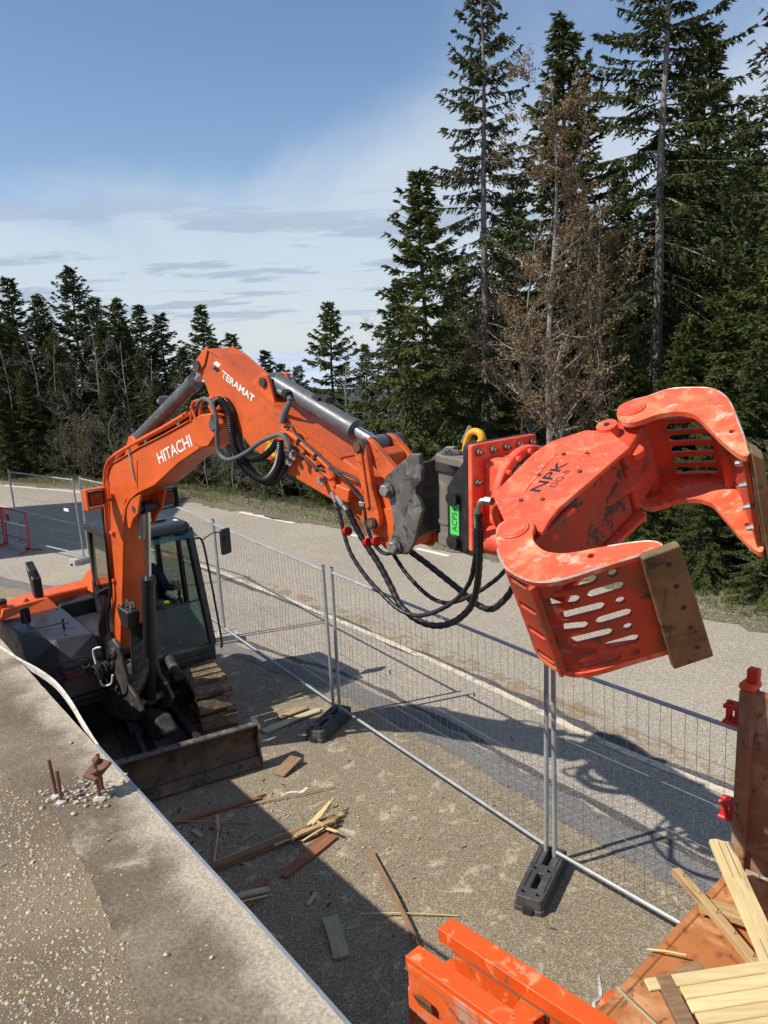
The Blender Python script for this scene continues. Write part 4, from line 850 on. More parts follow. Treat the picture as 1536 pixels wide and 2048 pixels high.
# ---- boom cylinder
def ram(name, p, q, frac, rb_, rr__, parent=ex, mat=CYL):
    p, q = Vector(p), Vector(q); m_ = p.lerp(q, frac)
    o = MB().tube([p, p.lerp(q, frac*.02), m_.lerp(p, .06), m_.lerp(p, .055), m_], [rb_*.8, rb_, rb_, rb_*1.10, rb_*1.10], 22).build(name, mat, parent, smooth=True)
    MB().cyl(m_, q, rr__).build('rod', CHROME, o, smooth=True)
    side = (q-p).normalized().cross(BN.cross(q-p)).normalized()
    for e_, r_ in ((p, rb_*.95), (q, rb_*.85)): MB().tube([e_-BN*.055, e_+BN*.055], r_, 18).build('eye', mat, o, smooth=True)
    return o
bc = ram('boom_cylinder', BF(-.187, .774), BF(.235, 3.055), .655, .072, .034, mat=BLACK)
MB().tube([BF(.19, 2.99, .035), BF(.135, 2.72, .035)], [.042, .042], 12).build('rod_sleeve', ZINC, bc, smooth=True)
vb = MB().prism([(-.33, 1.93), (-.07, 1.89), (-.11, 1.70), (-.25, 1.68)], .05, .19, BF).build('valve_box', BLACK, ex, bevel=.01)
MB().cyl(BF(-.22, 1.92, .12), BF(-.22, 2.0, .12), .02).cyl(BF(-.15, 1.91, .10), BF(-.15, 1.97, .10), .025).build('valve_fitting', ZINC, vb, smooth=True)
MB().cyl(BF(-.24, 1.95, .15), BF(-.24, 2.02, .15), .016).build('valve_cap', ORANGE, vb, smooth=True)
for k in range(6):
    P = smooth_path([BF(-.16+.02*k, 1.72, .10-.03*k), BF(-.18+.018*k, 1.50, .13-.02*k), BF(-.16+.025*k, 1.25, .16-.02*k), BF(-.20+.03*k, 1.02, .15), BF(-.34+.03*k, .86, .12)], 8)
    MB().tube(P, [.024*(1+.12*math.sin(i*1.9+k)) for i in range(len(P))], 8).build('sleeved_hose', RUBBER, ex, smooth=True)
for k in range(9):
    a0 = k*.7; P = [BF(-.70+.09*math.cos(t)+.012*k, 1.13+.08*math.sin(t), .30+.012*k*math.sin(k)) for t in [a0+i*.45 for i in range(11)]]
    MB().tube(P, .017, 6).build('coiled_hose', RUBBER, ex, smooth=True)
MB().tube(smooth_path([BF(-.50, 1.45, .34), BF(-.64, 1.40, .34), BF(-.70, 1.33, .34), BF(-.63, 1.06, .34), BF(-.58, .97, .34), BF(-.37, 1.05, .34), BF(-.31, 1.17, .34)], 5), .011, 8).build('grab_handle', WHITE, ex, smooth=True)

# ---- arm cylinder on top of the boom
ac = ram('arm_cylinder', BF(.215, 3.755), BF(1.60, 4.475), .80, .070, .036)
MB().tube(smooth_path([BF(.75, 4.10, -.07), BF(.85, 4.20, -.10), BF(1.0, 4.27, -.09), BF(1.08, 4.24, -.04)], 5), .014, 8).build('ram_hose', RUBBER, ac)
vv = MB().box((.80, 4.16, -.02), (.18, .07, .09), BF).build('hose_rupture_valve', BLACK, ac, bevel=.012)
MB().cyl(BF(.70, 4.16, -.02), BF(.66, 4.14, -.02), .03).build('valve_fitting', ZINC, vv)
MB().tube(smooth_path([BF(.16, 3.80, .0), BF(.02, 3.84, -.05), BF(-.06, 3.72, -.07), BF(-.03, 3.60, -.09)], 5), .018, 8).build('ram_hose', RUBBER, ac)

# ---- arm (stick)
ao = [(1.765, 4.604), (1.90, 4.545), (2.577, 4.148), (2.789, 4.021), (3.302, 3.773), (3.514, 3.682), (3.834, 3.490), (3.925, 3.256), (3.905, 3.180), (3.83, 3.150), (3.752, 3.200), (3.576, 3.280), (3.417, 3.335), (3.188, 3.440), (2.625, 3.625), (2.213, 3.80), (2.10, 3.90), (1.99, 4.06), (1.90, 4.10), (1.80, 4.10), (1.72, 4.05), (1.66, 4.12), (1.70, 4.22), (1.64, 4.363), (1.535, 4.440), (1.545, 4.50), (1.631, 4.555)]
arm = MB().prism(ao, -.13, .13, BF).build('arm', ORANGE_W, ex, bevel=.010, seg=2)
MB().prism([(1.755, 4.612), (1.90, 4.555), (2.58, 4.158), (2.79, 4.031), (3.30, 3.783), (3.30, 3.771), (2.79, 4.019), (2.575, 4.146), (1.90, 4.543), (1.765, 4.598)], -.145, .145, BF).build('top_plate', ORANGE_W, arm)
for s in (1, -1):
    MB().prism([(1.52, 4.44), (1.60, 4.41), (1.70, 4.48), (1.765, 4.60), (1.74, 4.63), (1.63, 4.56), (1.54, 4.50)], s*.1305, s*.145, BF).build('rear_cheek', ORANGE_W, arm, bevel=.004)
    MB().prism([(2.28, 4.325), (2.36, 4.37), (2.42, 4.40), (2.49, 4.385), (2.51, 4.32), (2.56, 4.16)], s*.085, s*.115, BF).build('ram_lug', ORANGE_W, arm, bevel=.004)
    MB().prism(rounded([(3.70, 3.14), (3.93, 3.13), (3.95, 3.34), (3.80, 3.46), (3.60, 3.42), (3.56, 3.30)], .05), s*.1305, s*.15, BF).build('tip_cheek', ORANGE_W, arm, bevel=.004)
MB().cyl(BF(1.60, 4.475, -.17), BF(1.60, 4.475, .165), .045).build('rear_pin', STEEL_D, arm, smooth=True)
MB().cyl(BF(2.44, 4.33, -.14), BF(2.44, 4.33, .135), .038).build('ram_pin', STEEL_D, arm, smooth=True)
x = (BH*.400-UPV*.212).normalized(); y = (UPV*.400+BH*.212).normalized()
text_mesh('company_lettering', 'TERAMAT', WHITE, arm, BF(1.905, 4.378, .1315), x, y, .455, .062, .028, .001, 'white company name on the arm')
o0 = BF(1.775, 4.455, .132)
MB().add([o0+x*a+y*b for a, b in ((.015, .045), (.085, .045), (.118, .085), (.048, .085))], [(0, 1, 2, 3)]).build('logo_mark', WHITE, arm)
MB().add([o0+x*a+y*b for a, b in ((.02, .0), (.09, .0), (.122, .040), (.052, .040))], [(0, 1, 2, 3)]).build('logo_mark', BLACKP, arm)
ys = MB().add([BF(a, b, .1318) for a, b in ((2.407, 3.776), (2.535, 3.731), (2.576, 3.818), (2.449, 3.864))], [(0, 1, 2, 3)]).build('warning_sticker', YELLOW, arm)
cs = [BF(2.43, 3.80, .1325), BF(2.475, 3.785, .1325), BF(2.49, 3.835, .1325), BF(2.452, 3.848, .1325)]
MB().tube(cs+[cs[0]], .003, 4).build('sticker_symbol', BLACKP, ys)
MB().tube([BF(2.52, 3.775, .1325), BF(2.54, 3.80, .1325)], .006, 4).build('sticker_symbol', BLACKP, ys)
# pipes, hoses and fittings on the arm's side
for P, w in (([(2.694, 3.983), (3.186, 3.705), (3.221, 3.624), (3.239, 3.567)], .165), ([(2.789, 3.841), (3.191, 3.63), (3.217, 3.582), (3.231, 3.541)], .165)):
    MB().tube(smooth_path([BF(a, b, w) for a, b in P], 4), .021, 10).build('hydraulic_pipe', ORANGE, arm, smooth=True)
MB().tube([BF(3.186, 3.705, .165), BF(3.221, 3.624, .165)], .034, 10).build('pipe_collar', ORANGE, arm, smooth=True)
MB().tube(smooth_path([BF(a, b, .19) for a, b in ((2.74, 3.99), (2.83, 3.998), (2.898, 3.925), (3.097, 3.81), (3.244, 3.72), (3.334, 3.685), (3.432, 3.665), (3.6, 3.60))], 5), .011, 7).build('thin_hose', RUBBER, arm, smooth=True)
MB().tube(smooth_path([BF(a, b, .185) for a, b in ((2.80, 3.85), (2.95, 3.77), (3.08, 3.70), (3.16, 3.68), (3.20, 3.69))], 5), .010, 7).build('thin_hose', RUBBER, arm, smooth=True)
for a, b in ((2.88, 3.88), (3.06, 3.775), (2.92, 3.77), (3.08, 3.69)): MB().box((a, b, .165), (.022, .05, .055), BF, rz=R(-30)).build('pipe_clamp', BLACK, arm)
MB().box((3.365, 3.53, .175), (.14, .10, .09), BF, rz=R(-12)).build('manifold_block', ORANGE_W, arm, bevel=.006)
for a, b in ((2.72, 3.93), (2.79, 3.83), (2.72, 3.79), (2.80, 3.77), (2.75, 3.72), (3.10, 3.60)): MB().tube([BF(a, b, .135), BF(a, b, .20)], .022, 8).tube([BF(a-.02, b+.02, .175), BF(a+.025, b-.03, .18)], .017, 8).build('zinc_fitting', ZINC, arm, smooth=True)
MB().tube([BF(2.685, 4.02, .16), BF(2.72, 4.10, .155), BF(2.765, 4.185, .13)], [.024, .030, .022], 10).build('riser_hose', HOSE_G, arm, smooth=True)
MB().tube([BF(2.765, 4.185, .13), BF(2.72, 4.21, .10), BF(2.58, 4.26, .085)], .021, 10).build('ram_pipe', CYL, arm, smooth=True)
MB().box((2.69, 4.24, .09), (.05, .05, .08), BF, rz=R(-25)).build('ram_clamp', BLACK, arm)
def corr(name, pts, w, r, mat, pitch=.0085):
    P = resample(smooth_path([BF(a, b, w if not isinstance(w, (list, tuple)) else w[0]+(w[1]-w[0])*i/(len(pts)-1)) for i, (a, b) in enumerate(pts)], 10), pitch)
    MB().tube(P, [r if i % 2 else r*.78 for i in range(len(P))], 10).build(name, mat, ex, smooth=True, angle=60)
corr('corrugated_hose', [(1.82, 4.14), (1.914, 4.188), (1.985, 4.148), (2.048, 4.058), (2.07, 3.904), (2.11, 3.768), (2.198, 3.653), (2.308, 3.597), (2.418, 3.561), (2.533, 3.579), (2.639, 3.667), (2.691, 3.758), (2.721, 3.846), (2.721, 3.898)], (.18, .23), .034, RUBBER)
corr('corrugated_hose', [(1.88, 4.15), (1.964, 4.182), (2.043, 4.101), (2.07, 3.974), (2.112, 3.847), (2.201, 3.741), (2.314, 3.712), (2.461, 3.748), (2.596, 3.827), (2.657, 3.891)], (.14, .20), .028, RUBBER)
corr('corrugated_hose', [(1.80, 4.12), (1.93, 4.14), (2.02, 4.0), (2.06, 3.82), (2.14, 3.66), (2.26, 3.56), (2.40, 3.52), (2.54, 3.55), (2.66, 3.66), (2.74, 3.79)], (.08, .17), .030, RUBBER)
MB().tube(smooth_path([BF(a, b, .26) for a, b in ((1.70, 4.14), (1.749, 4.184), (1.833, 4.203), (1.92, 4.159), (1.963, 4.041), (1.946, 3.883), (1.95, 3.762), (2.035, 3.707), (2.158, 3.719), (2.344, 3.785), (2.525, 3.874), (2.721, 3.935), (2.799, 3.93), (2.856, 3.865), (2.863, 3.815))], 6), .018, 10).build('grey_hose', HOSE_G, ex, smooth=True)
ha = MB()
for w in (.06, .15): ha.tube(smooth_path([BF(1.42, 3.99, w), BF(1.46, 4.12, w), BF(1.52, 4.17, w), BF(1.80, 4.20, w)], 4), .014, 7)
for w in (.06, .15): ha.tube([BF(1.44, 4.12, w), BF(1.50, 4.01, w)], .012, 6)
ha.tube([BF(1.45, 4.13, .06), BF(1.45, 4.13, .15)], .012, 6); ha.build('hose_guard', ORANGE, boom, smooth=True)
# ---- bucket cylinder and links
bk = ram('bucket_cylinder', BF(2.44, 4.33), BF(3.545, 3.88), .80, .073, .042)
for w in (.06, -.07): MB().box((2.95 if w > 0 else 3.02, 4.20-.0, w*.2), (.06, .035, .06), BF, rz=R(-22)).build('barrel_lug', STEEL_D, bk)
for s in (1, -1):
    lk = MB().prism(rounded([(3.50, 3.93), (3.58, 3.935), (3.62, 3.86), (3.655, 3.60), (3.715, 3.40), (3.71, 3.31), (3.65, 3.285), (3.60, 3.32), (3.585, 3.42), (3.545, 3.62), (3.50, 3.84)], .03), s*.155, s*.205, BF).build('side_link', ORANGE_W, ex, bevel=.008, seg=2)
    MB().prism([(3.555, 3.84), (3.585, 3.84), (3.635, 3.46), (3.605, 3.44)], s*.2055, s*.222, BF).build('link_rib', ORANGE_W, lk, bevel=.004)
    MB().cyl(BF(3.655, 3.345, s*.13), BF(3.655, 3.345, s*.235), .042).build('link_pin', STEEL_D, lk, smooth=True)
    MB().cyl(BF(3.655, 3.345, s*.235), BF(3.655, 3.345, s*.243), .026).build('pin_bolt', RUST_D, lk, smooth=True)
    MB().prism(rounded([(3.535, 3.95), (3.62, 3.92), (3.88, 3.69), (3.91, 3.60), (3.84, 3.56), (3.76, 3.62), (3.52, 3.83)], .03), s*.095, s*.145, BF).build('tipping_link', ORANGE_W, ex, bevel=.008, seg=2)
MB().cyl(BF(3.55, 3.885, -.24), BF(3.55, 3.885, .215), .052).build('link_cross_pin', STEEL_D, ex, smooth=True)
MB().prism([(3.66, 3.87), (3.72, 3.82), (3.72, 3.74), (3.66, 3.79)], -.095, .095, BF).build('tipping_link_web', ORANGE_W, ex, bevel=.008)
MB().cyl(BF(3.555, 3.885, .215), BF(3.555, 3.885, .235), .034).build('pin_cap', RUST_D, ex, smooth=True)
# ---- tool carrier bracket (grey steel), swivel barrel, adaptor
br = [(3.770, 3.66), (3.80, 3.70), (4.032, 3.862), (4.107, 3.865), (4.10, 3.80), (4.118, 3.765), (4.106, 3.683), (4.065, 3.642), (4.057, 3.592), (4.091, 3.537), (4.111, 3.489), (4.084, 3.427), (4.025, 3.25), (3.965, 3.165), (3.80, 3.13), (3.79, 3.20), (3.835, 3.30), (3.845, 3.40), (3.815, 3.52), (3.775, 3.60)]
for s in (1, -1): MB().prism(br, s*.165, s*.205, BF).build('carrier_plate', STEEL_G, ex, bevel=.008, seg=2)
MB().prism([(3.92, 3.72), (4.06, 3.80), (4.06, 3.30), (3.95, 3.25), (3.90, 3.5)], -.165, .165, BF).build('carrier_block', STEEL_D, ex, bevel=.01)
for a, b in ((3.815, 3.60), (3.862, 3.205)):
    p_ = MB().cyl(BF(a, b, -.24), BF(a, b, .215), .040).build('carrier_pin', STEEL_D, ex, smooth=True)
    MB().cyl(BF(a, b, .205), BF(a, b, .225), .056, n=24).build('washer', STEEL_G, p_, smooth=True)
    MB().prism(circle(a, b, .042, 6), .225, .262, BF).build('nut', ZINC, p_, bevel=.004)
AX = BF(4.235, 0, 0)
def vcyl(z0, z1, r, n=28): return MB().cyl(AX+UPV*z0, AX+UPV*z1, r, n=n)
sv = vcyl(3.30, 3.745, .112).build('swivel_barrel', STEEL_B, ex, smooth=True)
vcyl(3.745, 3.80, .130).build('barrel_collar', STEEL_D, sv, smooth=True); vcyl(3.245, 3.315, .125).build('barrel_collar', STEEL_B, sv, smooth=True); vcyl(3.385, 3.405, .121).build('barrel_band', STEEL_B, sv, smooth=True)
TY = R(-49.48); TP = R(-1.24); PH = R(26.17); TO = Vector((.752, 4.823, 3.628))
TT = Vector((math.cos(TY)*math.cos(TP), math.sin(TY)*math.cos(TP), math.sin(TP))); N1 = Vector((-math.sin(TY), math.cos(TY), 0)); TU = TT.cross(N1).normalized()
TU = TU if TU.z > 0 else -TU
TN = N1*math.cos(PH)+TU*math.sin(PH); TA = -N1*math.sin(PH)+TU*math.cos(PH)
def PF(f, m, k): return TO+TT*f+N1*m+TU*k            # adaptor plate frame
def TF(f, n, a): return TO+TT*f+TN*n+TA*a            # grapple frame
ad = MB().prism(rounded([(-.305, -.345), (.305, -.345), (.305, .335), (-.305, .335)], .03), -.045, 0, lambda m, k, f: PF(f, m, k)).build('adaptor_plate', BLACK, ex, bevel=.006)
for m0 in (-.275, .20):
    MB().prism([(-.045, .25), (-.09, .20), (-.185, .08), (-.215, .04), (-.215, -.335), (-.19, -.365), (-.045, -.365)], m0, m0+.075, lambda f, k, m: PF(f, m, k)).build('adaptor_cheek', BLACK, ad, bevel=.012, seg=2)
for k in (-.02, -.30): MB().cyl(PF(-.14, -.275, k), PF(-.14, -.315, k), .045, n=20).build('adaptor_bolt', BLACK, ad, smooth=True)
for z0 in (.185, -.375):
    MB().prism(rounded([(-.50, -.10), (-.40, -.15), (-.10, -.20), (-.046, -.20), (-.046, .20), (-.10, .20), (-.40, .15), (-.50, .10)], .05), z0-.03, z0+.025, lambda f, m, k: PF(f, m, k)).build('swivel_lug', STEEL_B, ad, bevel=.006)
cp = MB().cyl(AX+UPV*3.838, AX+UPV*3.852, .085, n=26).build('swivel_cover', STEEL_D, ad, smooth=True)
for a in range(6): MB().cyl(AX+UPV*3.852+Vector((math.cos(a*1.047), math.sin(a*1.047), 0))*.058, AX+UPV*3.864+Vector((math.cos(a*1.047), math.sin(a*1.047), 0))*.058, .012, n=8).build('cover_bolt', STEEL_G, cp)
tg = MB().box((-.14, -.2795, -.155), (.075, .008, .205), PF).build('green_tag', GREENL, ad)
text_mesh('tag_lettering', 'ACPS+', BLACKP, ad, PF(-.118, -.2840, -.235), TU, TT*-1, .155, .042, .0, .0005, 'handwritten black letters on the green tag')
# lifting hook
hk = AX+TT*.10+N1*.12+UPV*3.86
hp_ = [(a*.72, b*.66) for a, b in ((-.0, 0), (.02, .06), (.05, .12), (.03, .175), (-.03, .195), (-.09, .165), (-.125, .10), (-.15, .03), (-.165, -.03))]
P = smooth_path([hk+BH*a+UPV*b for a, b in hp_], 5); n_ = len(P)
hko = MB().tube(P, [.027-.015*(i/n_)**2 for i in range(n_)], 12).build('lifting_hook', HOOKY, ex, smooth=True)
MB().tube([hk+BH*-.06+UPV*.16, hk+BH*-.13+UPV*.05], [.014, .010], 8).build('hook_latch', ZINC, hko)
MB().box(tuple(hk+UPV*.0), (.06, .06, .05)).build('hook_block', STEEL_D, hko, bevel=.006)
# loose hydraulic hoses hanging to the grapple
H1 = [(-0.352, 5.578, 3.459), (-0.326, 5.561, 3.353), (-0.3, 5.513, 3.221), (-0.253, 5.441, 3.086), (-0.154, 5.349, 2.945), (-0.036, 5.243, 2.832), (0.07, 5.129, 2.76), (0.184, 5.012, 2.749), (0.306, 4.898, 2.809), (0.433, 4.792, 2.919), (0.52, 4.7, 3.062), (0.546, 4.628, 3.205), (0.556, 4.58, 3.347), (0.556, 4.563, 3.442), (.56, 4.56, 3.50)]
H2 = [(-0.267, 5.498, 3.418), (-0.193, 5.484, 3.245), (-0.134, 5.445, 3.144), (-0.057, 5.385, 3.026), (0.019, 5.307, 2.884), (0.083, 5.217, 2.76), (0.187, 5.116, 2.684), (0.31, 5.01, 2.67), (0.429, 4.901, 2.73), (0.526, 4.795, 2.855), (0.563, 4.694, 3.004), (0.574, 4.603, 3.202), (0.572, 4.526, 3.405), (0.564, 4.466, 3.575)]
H3 = [(-0.10, 5.72, 3.30), (-0.047, 5.7, 3.196), (0.053, 5.661, 3.02), (0.153, 5.561, 2.875), (0.29, 5.424, 2.755), (0.404, 5.276, 2.739), (0.525, 5.139, 2.807), (0.664, 5.039, 2.916), (0.797, 5.0, 3.044), (.90, 4.98, 3.25)]
H4 = [(0.08, 5.62, 3.14), (0.162, 5.6, 3.065), (0.327, 5.556, 2.935), (0.526, 5.444, 2.781), (0.614, 5.3, 2.726), (0.707, 5.156, 2.717), (0.771, 5.044, 2.795), (0.854, 5.0, 2.929), (.93, 4.98, 3.2)]
for H_, r in ((H1, .0155), (H2, .023), (H3, .0155), (H4, .023)):
    P = resample(smooth_path(H_, 8), .016); MB().tube(P, [r*(1.06 if (i//2) % 2 else .94) for i in range(len(P))], 10).build('spiral_guard_hose', RUBBER, ex, smooth=True, angle=70)
MB().tube(smooth_path([(0.564, 4.466, 3.575), (0.565, 4.45, 3.62), (0.575, 4.435, 3.65), (0.61, 4.425, 3.658)], 4), .017, 10).build('hose_elbow', ZINC, ex, smooth=True)
MB().prism(circle(0, 0, .026, 6), 0, .05, lambda a, b, t: Vector((.60, 4.42, 3.657))+TT*t+N1*a+TU*b).build('hose_nut', ZINC, ex)
MB().tube([(.56, 4.56, 3.46), (.56, 4.56, 3.53)], .020, 6).tube([(.56, 4.56, 3.54), (.56, 4.565, 3.58)], .016, 6).build('hose_coupling', ZINC, ex)
for p, q, r in ((BF(3.30, 3.50, .2), Vector(H2[0])+(Vector(H2[1])-Vector(H2[0]))*.25, .030), (BF(3.24, 3.53, .2), Vector(H1[0])+(Vector(H1[1])-Vector(H1[0]))*.4, .020)):
    MB().tube([p, p.lerp(q, .45), p.lerp(q, .46), q], [r, r, r*.78, r*.78], 8).build('quick_coupling', ZINC, ex, smooth=True)
for a, b in ((3.377, 3.243), (3.667, 3.207), (3.585, 3.19)):
    MB().tube([BF(a-.02, b, .20), BF(a+.025, b+.01, .21)], [.03, .034], 14).build('dust_cap', REDCAP, ex, smooth=True)
    MB().tube(smooth_path([BF(a, b+.02, .20), BF(a-.05, b+.09, .19), BF(a-.11, b+.17, .20)], 4), .005, 5).build('cap_lanyard', REDCAP, ex)
MB().tube(smooth_path([BF(a, b, .2) for a, b in ((3.237, 3.713), (3.394, 3.63), (3.503, 3.534), (3.563, 3.478), (3.587, 3.312), (3.635, 3.202), (3.715, 3.14), (3.797, 3.142), (3.868, 3.204))], 6), .014, 8).build('pin_hose', RUBBER, ex, smooth=True)
MB().box((3.55, 3.47, .19), (.05, .04, .05), BF).build('pipe_clamp', ZINC, ex, bevel=.006)

# ================================================================== grapple
gr = empty('demolition_grapple', TO, 0, 'open red demolition grapple with slotted jaws hanging from the arm', 'grapple')
mp = MB().prism(rounded([(-.31, -.335), (.31, -.335), (.31, .335), (-.31, .335)], .02), .0015, .036, lambda m, k, f: PF(f, m, k)).build('mounting_plate', RED, gr, bevel=.005)
for m, k in [(-.255+.1275*i, .285) for i in range(5)]+[(-.265, .10), (-.265, -.10), (-.265, -.285)]+[(-.255+.1275*i, -.285) for i in range(1, 5)]+[(.265, .10), (.265, -.10)]:
    n_ = MB().prism(circle(m, k, .024, 6), .036, .058, lambda a, b, f: PF(f, a, b)).build('nut', STEEL_G, mp, bevel=.003)
    MB().cyl(PF(.05, m, k), PF(.080, m, k), .013, n=10).build('stud', RUST_D, mp, smooth=True)
MB().prism(rounded([(-.20, -.24), (.20, -.24), (.20, .24), (-.20, .24)], .05), .036, .20, lambda m, k, f: PF(f, m, k)).build('adapter_box', RED, gr, bevel=.012, seg=2)
tr_ = MB().tube([PF(.185, 0, 0), PF(.24, 0, 0)], .315, 44).build('turntable', RED, gr, smooth=True, bevel=.008)
MB().tube([PF(.24, 0, 0), PF(.30, 0, 0)], .255, 40).build('turntable_neck', BLACK, tr_, smooth=True)
for a in range(16):
    an = a*math.pi/8+.1; MB().cyl(PF(.241, .285*math.cos(an), .285*math.sin(an)), PF(.262, .285*math.cos(an), .285*math.sin(an)), .017, n=8).build('turntable_bolt', RED, tr_, smooth=True)
MB().tube([PF(.12, -.24, -.25), PF(.30, -.20, -.25)], .09, 16).build('swivel_motor', RED, gr, smooth=True)
st_ = MB().add([PF(.20+.0, -.21, .0), PF(.20, -.21, .05), PF(.10, -.2105, .03), PF(.10, -.2105, .0)], [(0, 1, 2, 3)]).build('warning_sticker', YELLOW, gr)
# body
plate = [(.285, -.33), (.512, -.515), (.79, -.545), (.765, -.45), (.755, -.33), (.81, .12), (.83, .26), (.62, .40), (.463, .385), (.31, .24), (.27, .10)]
for a0, a1, nm in ((.225, .255, 'top_cheek'), (-.255, -.225, 'bottom_cheek')):
    bpl = MB().prism(plate, a0, a1, TF).build(nm, RED, gr, bevel=.004)
    if a0 > 0: topc = bpl
for q in ([(.47, -.29), (.43, .08), (.47, .13), (.64, .135)],):
    MB().tube(smooth_path([TF(a, b, .2565) for a, b in q], 6), .007, 6).build('recess_bead', RED_W, topc)
body = [(.30, -.30), (.45, -.46), (.70, -.50), (.725, -.42), (.74, -.20), (.76, .08), (.77, .24), (.60, .34), (.45, .33), (.32, .20)]
MB().prism(body, -.224, .224, TF).build('body', RED_M, gr, bevel=.03, seg=2)
for sg in (1, -1):
    hl = [(.44, .27*sg), (.53, .56*sg), (.60, .67*sg), (.70, .66*sg), (.735, .57*sg), (.79, .24*sg)]
    MB().prism(hl, -.20, .20, TF).build('hinge_arm', RED_D, gr, bevel=.02, seg=2)
for a, b in ((.50, -.34), (.62, -.30), (.455, -.10), (.68, -.02), (.62, .15), (.48, .12)): MB().prism(circle(a, b, .013, 6), .255, .268, TF).build('cheek_bolt', RUST_D, topc)
text_mesh('maker_lettering', 'NPK', BLACKP, topc, TF(.560, -.245, .2555), TN, TT*-1, .300, .070, .022, .0006, 'black maker letters on the grapple body')
text_mesh('model_lettering', 'DG-8', BLACKP, topc, TF(.622, -.185, .2555), TN, TT*-1, .165, .040, .006, .0006)
for nn, ff in ((.43, .585), (-.40, .66)):
    s = 1 if nn > 0 else -1
    e = MB().prism(rounded([(ff-.085, nn-.05), (ff-.04, nn+.07*s+.0), (ff+.05, nn+.09*s), (ff+.24, nn-.02*s), (ff+.22, nn-.10*s), (ff+.02, nn-.09*s)] if s > 0 else [(ff-.08, nn), (ff, nn-.09), (ff+.10, nn-.07), (ff+.10, nn+.05), (ff-.02, nn+.07)], .035), .10, .15, TF).build('ram_eye', RED, gr, bevel=.006)
    if s > 0:
        MB().tube([TF(ff, nn, .15), TF(ff, nn, .275)], .062, 18).build('eye_boss', RED, e, smooth=True)
        MB().tube([TF(ff, nn, .275), TF(ff, nn, .281)], .018, 10).build('grease_hole_dark', BLACK, e)  # raised black disc, painted shade in place of a drilled hole
MB().cyl(TF(.62, -.28, 0), TF(.76, .30, 0), .06).build('jaw_cylinder', RED_D, gr, smooth=True)
# jaws
def smooth_closed(poly):
    P = [(a, b, 0) for a, b in poly]; n = len(P); Q = smooth_path(P[-2:]+P+P[:2], 3); return [(p.x, p.y) for p in Q[6:6+3*n]]
def jaw(sign, outer, shell, name_lab, holes_front, a_top=.286, a_bot=-.36, board=None, piv=None):
    outer = smooth_closed(outer)
    jr = MB().sheet(outer, [circle(*piv[1], .018, 10)] if len(piv) > 1 else [], a_top-.032, a_top, TF).build('jaw', RED_W, gr, label=name_lab)
    MB().sheet(outer, [circle(*piv[1], .018, 10)] if len(piv) > 1 else [], a_bot, a_bot+.032, TF).build('jaw_lower_cheek', RED_W, jr)
    n_o = len(outer); half = [outer[i % n_o] for i in range(int(n_o*.50), int(n_o*.98))] if sign < 0 else [outer[i % n_o] for i in range(int(n_o*.10), int(n_o*.55))]
    MB().tube([TF(p[0], p[1], a_top-.004) for p in half], .0065, 6).build('worn_edge', WORN, jr, smooth=True)
    # shell: profile parametrised by arc length
    S = smooth_path([(a, b, 0) for a, b in shell], 8); cum = [0]
    for p, q in zip(S, S[1:]): cum.append(cum[-1]+(q-p).length)
    L = cum[-1]
    def at(s):
        s = min(max(s, 0), L); i = 0
        while i < len(cum)-2 and cum[i+1] < s: i += 1
        t = (s-cum[i])/max(1e-9, cum[i+1]-cum[i]); p = S[i].lerp(S[i+1], t); d = (S[i+1]-S[i]).normalized()
        return p, Vector((-d.y, d.x, 0))
    def fr(s, a, t):
        p, n = at(s); p = p+n*t; return TF(p.x, p.y, a)
    hs = []
    for s0, s1, a, r in holes_front(L): hs.append(capsule(s0, a, s1, a, r) if s1 > s0 else circle(s0, a, r, 12))
    extra = [(s, a) for s in np.linspace(.02, L-.02, 46) for a in (a_bot+.06, a_top-.06)]
    sh = MB().sheet([(s, a_bot+.01) for s in np.linspace(0, L, 50)]+[(s, a_top-.012) for s in np.linspace(L, 0, 50)], hs, -.012, .012, fr, extra).build('slotted_shell', RED_D, jr, smooth=True, angle=50)
    # rib on the outside and pivot boss
    for sr in (.42 if sign < 0 else .46,):
        p, n = at(L*sr); MB().hull([TF(p.x+n.x*t+x_, p.y+n.y*t, a_bot+.02) for t, x_ in ((-.012, -.02), (-.05, -.008), (-.05, .008), (-.012, .02))], [TF(p.x+n.x*t+x_, p.y+n.y*t, a_top-.034) for t, x_ in ((-.012, -.02), (-.05, -.008), (-.05, .008), (-.012, .02))]).build('rib', RED_D, jr)
    pv = piv[0]
    bb = MB().tube([TF(*pv, a_top), TF(*pv, a_top+.012)], .082, 30).build('pivot_boss', RED, jr, smooth=True, bevel=.004)
    MB().tube([TF(*pv, a_top+.0122), TF(*pv, a_top+.017)], .070, 30).build('pivot_cap', RED, bb, smooth=True, bevel=.003)
    MB().tube([TF(*pv, a_bot-.01), TF(*pv, a_top-.033)], .060, 20).build('pivot_tube', RED_D, jr, smooth=True)
    return jr, fr, L
lower = [(0.578, -0.658), (0.545, -0.600), (.56, -.545), (0.61, -0.512), (0.687, -0.505), (0.745, -0.545), (0.775, -.60), (0.823, -0.655), (0.912, -0.700), (0.997, -0.698), (1.072, -0.667), (1.201, -0.579), (1.365, -0.490), (1.44, -.505), (1.395, -0.570), (1.272, -0.698), (1.139, -0.841), (1.059, -0.895), (0.971, -0.912), (0.853, -0.890), (0.767, -0.850), (0.67, -0.765)]
lshell = [(.64, -.72), (.72, -.80), (.80, -.855), (.90, -.888), (.985, -.892), (1.06, -.870), (1.13, -.82), (1.26, -.688), (1.40, -.545)]
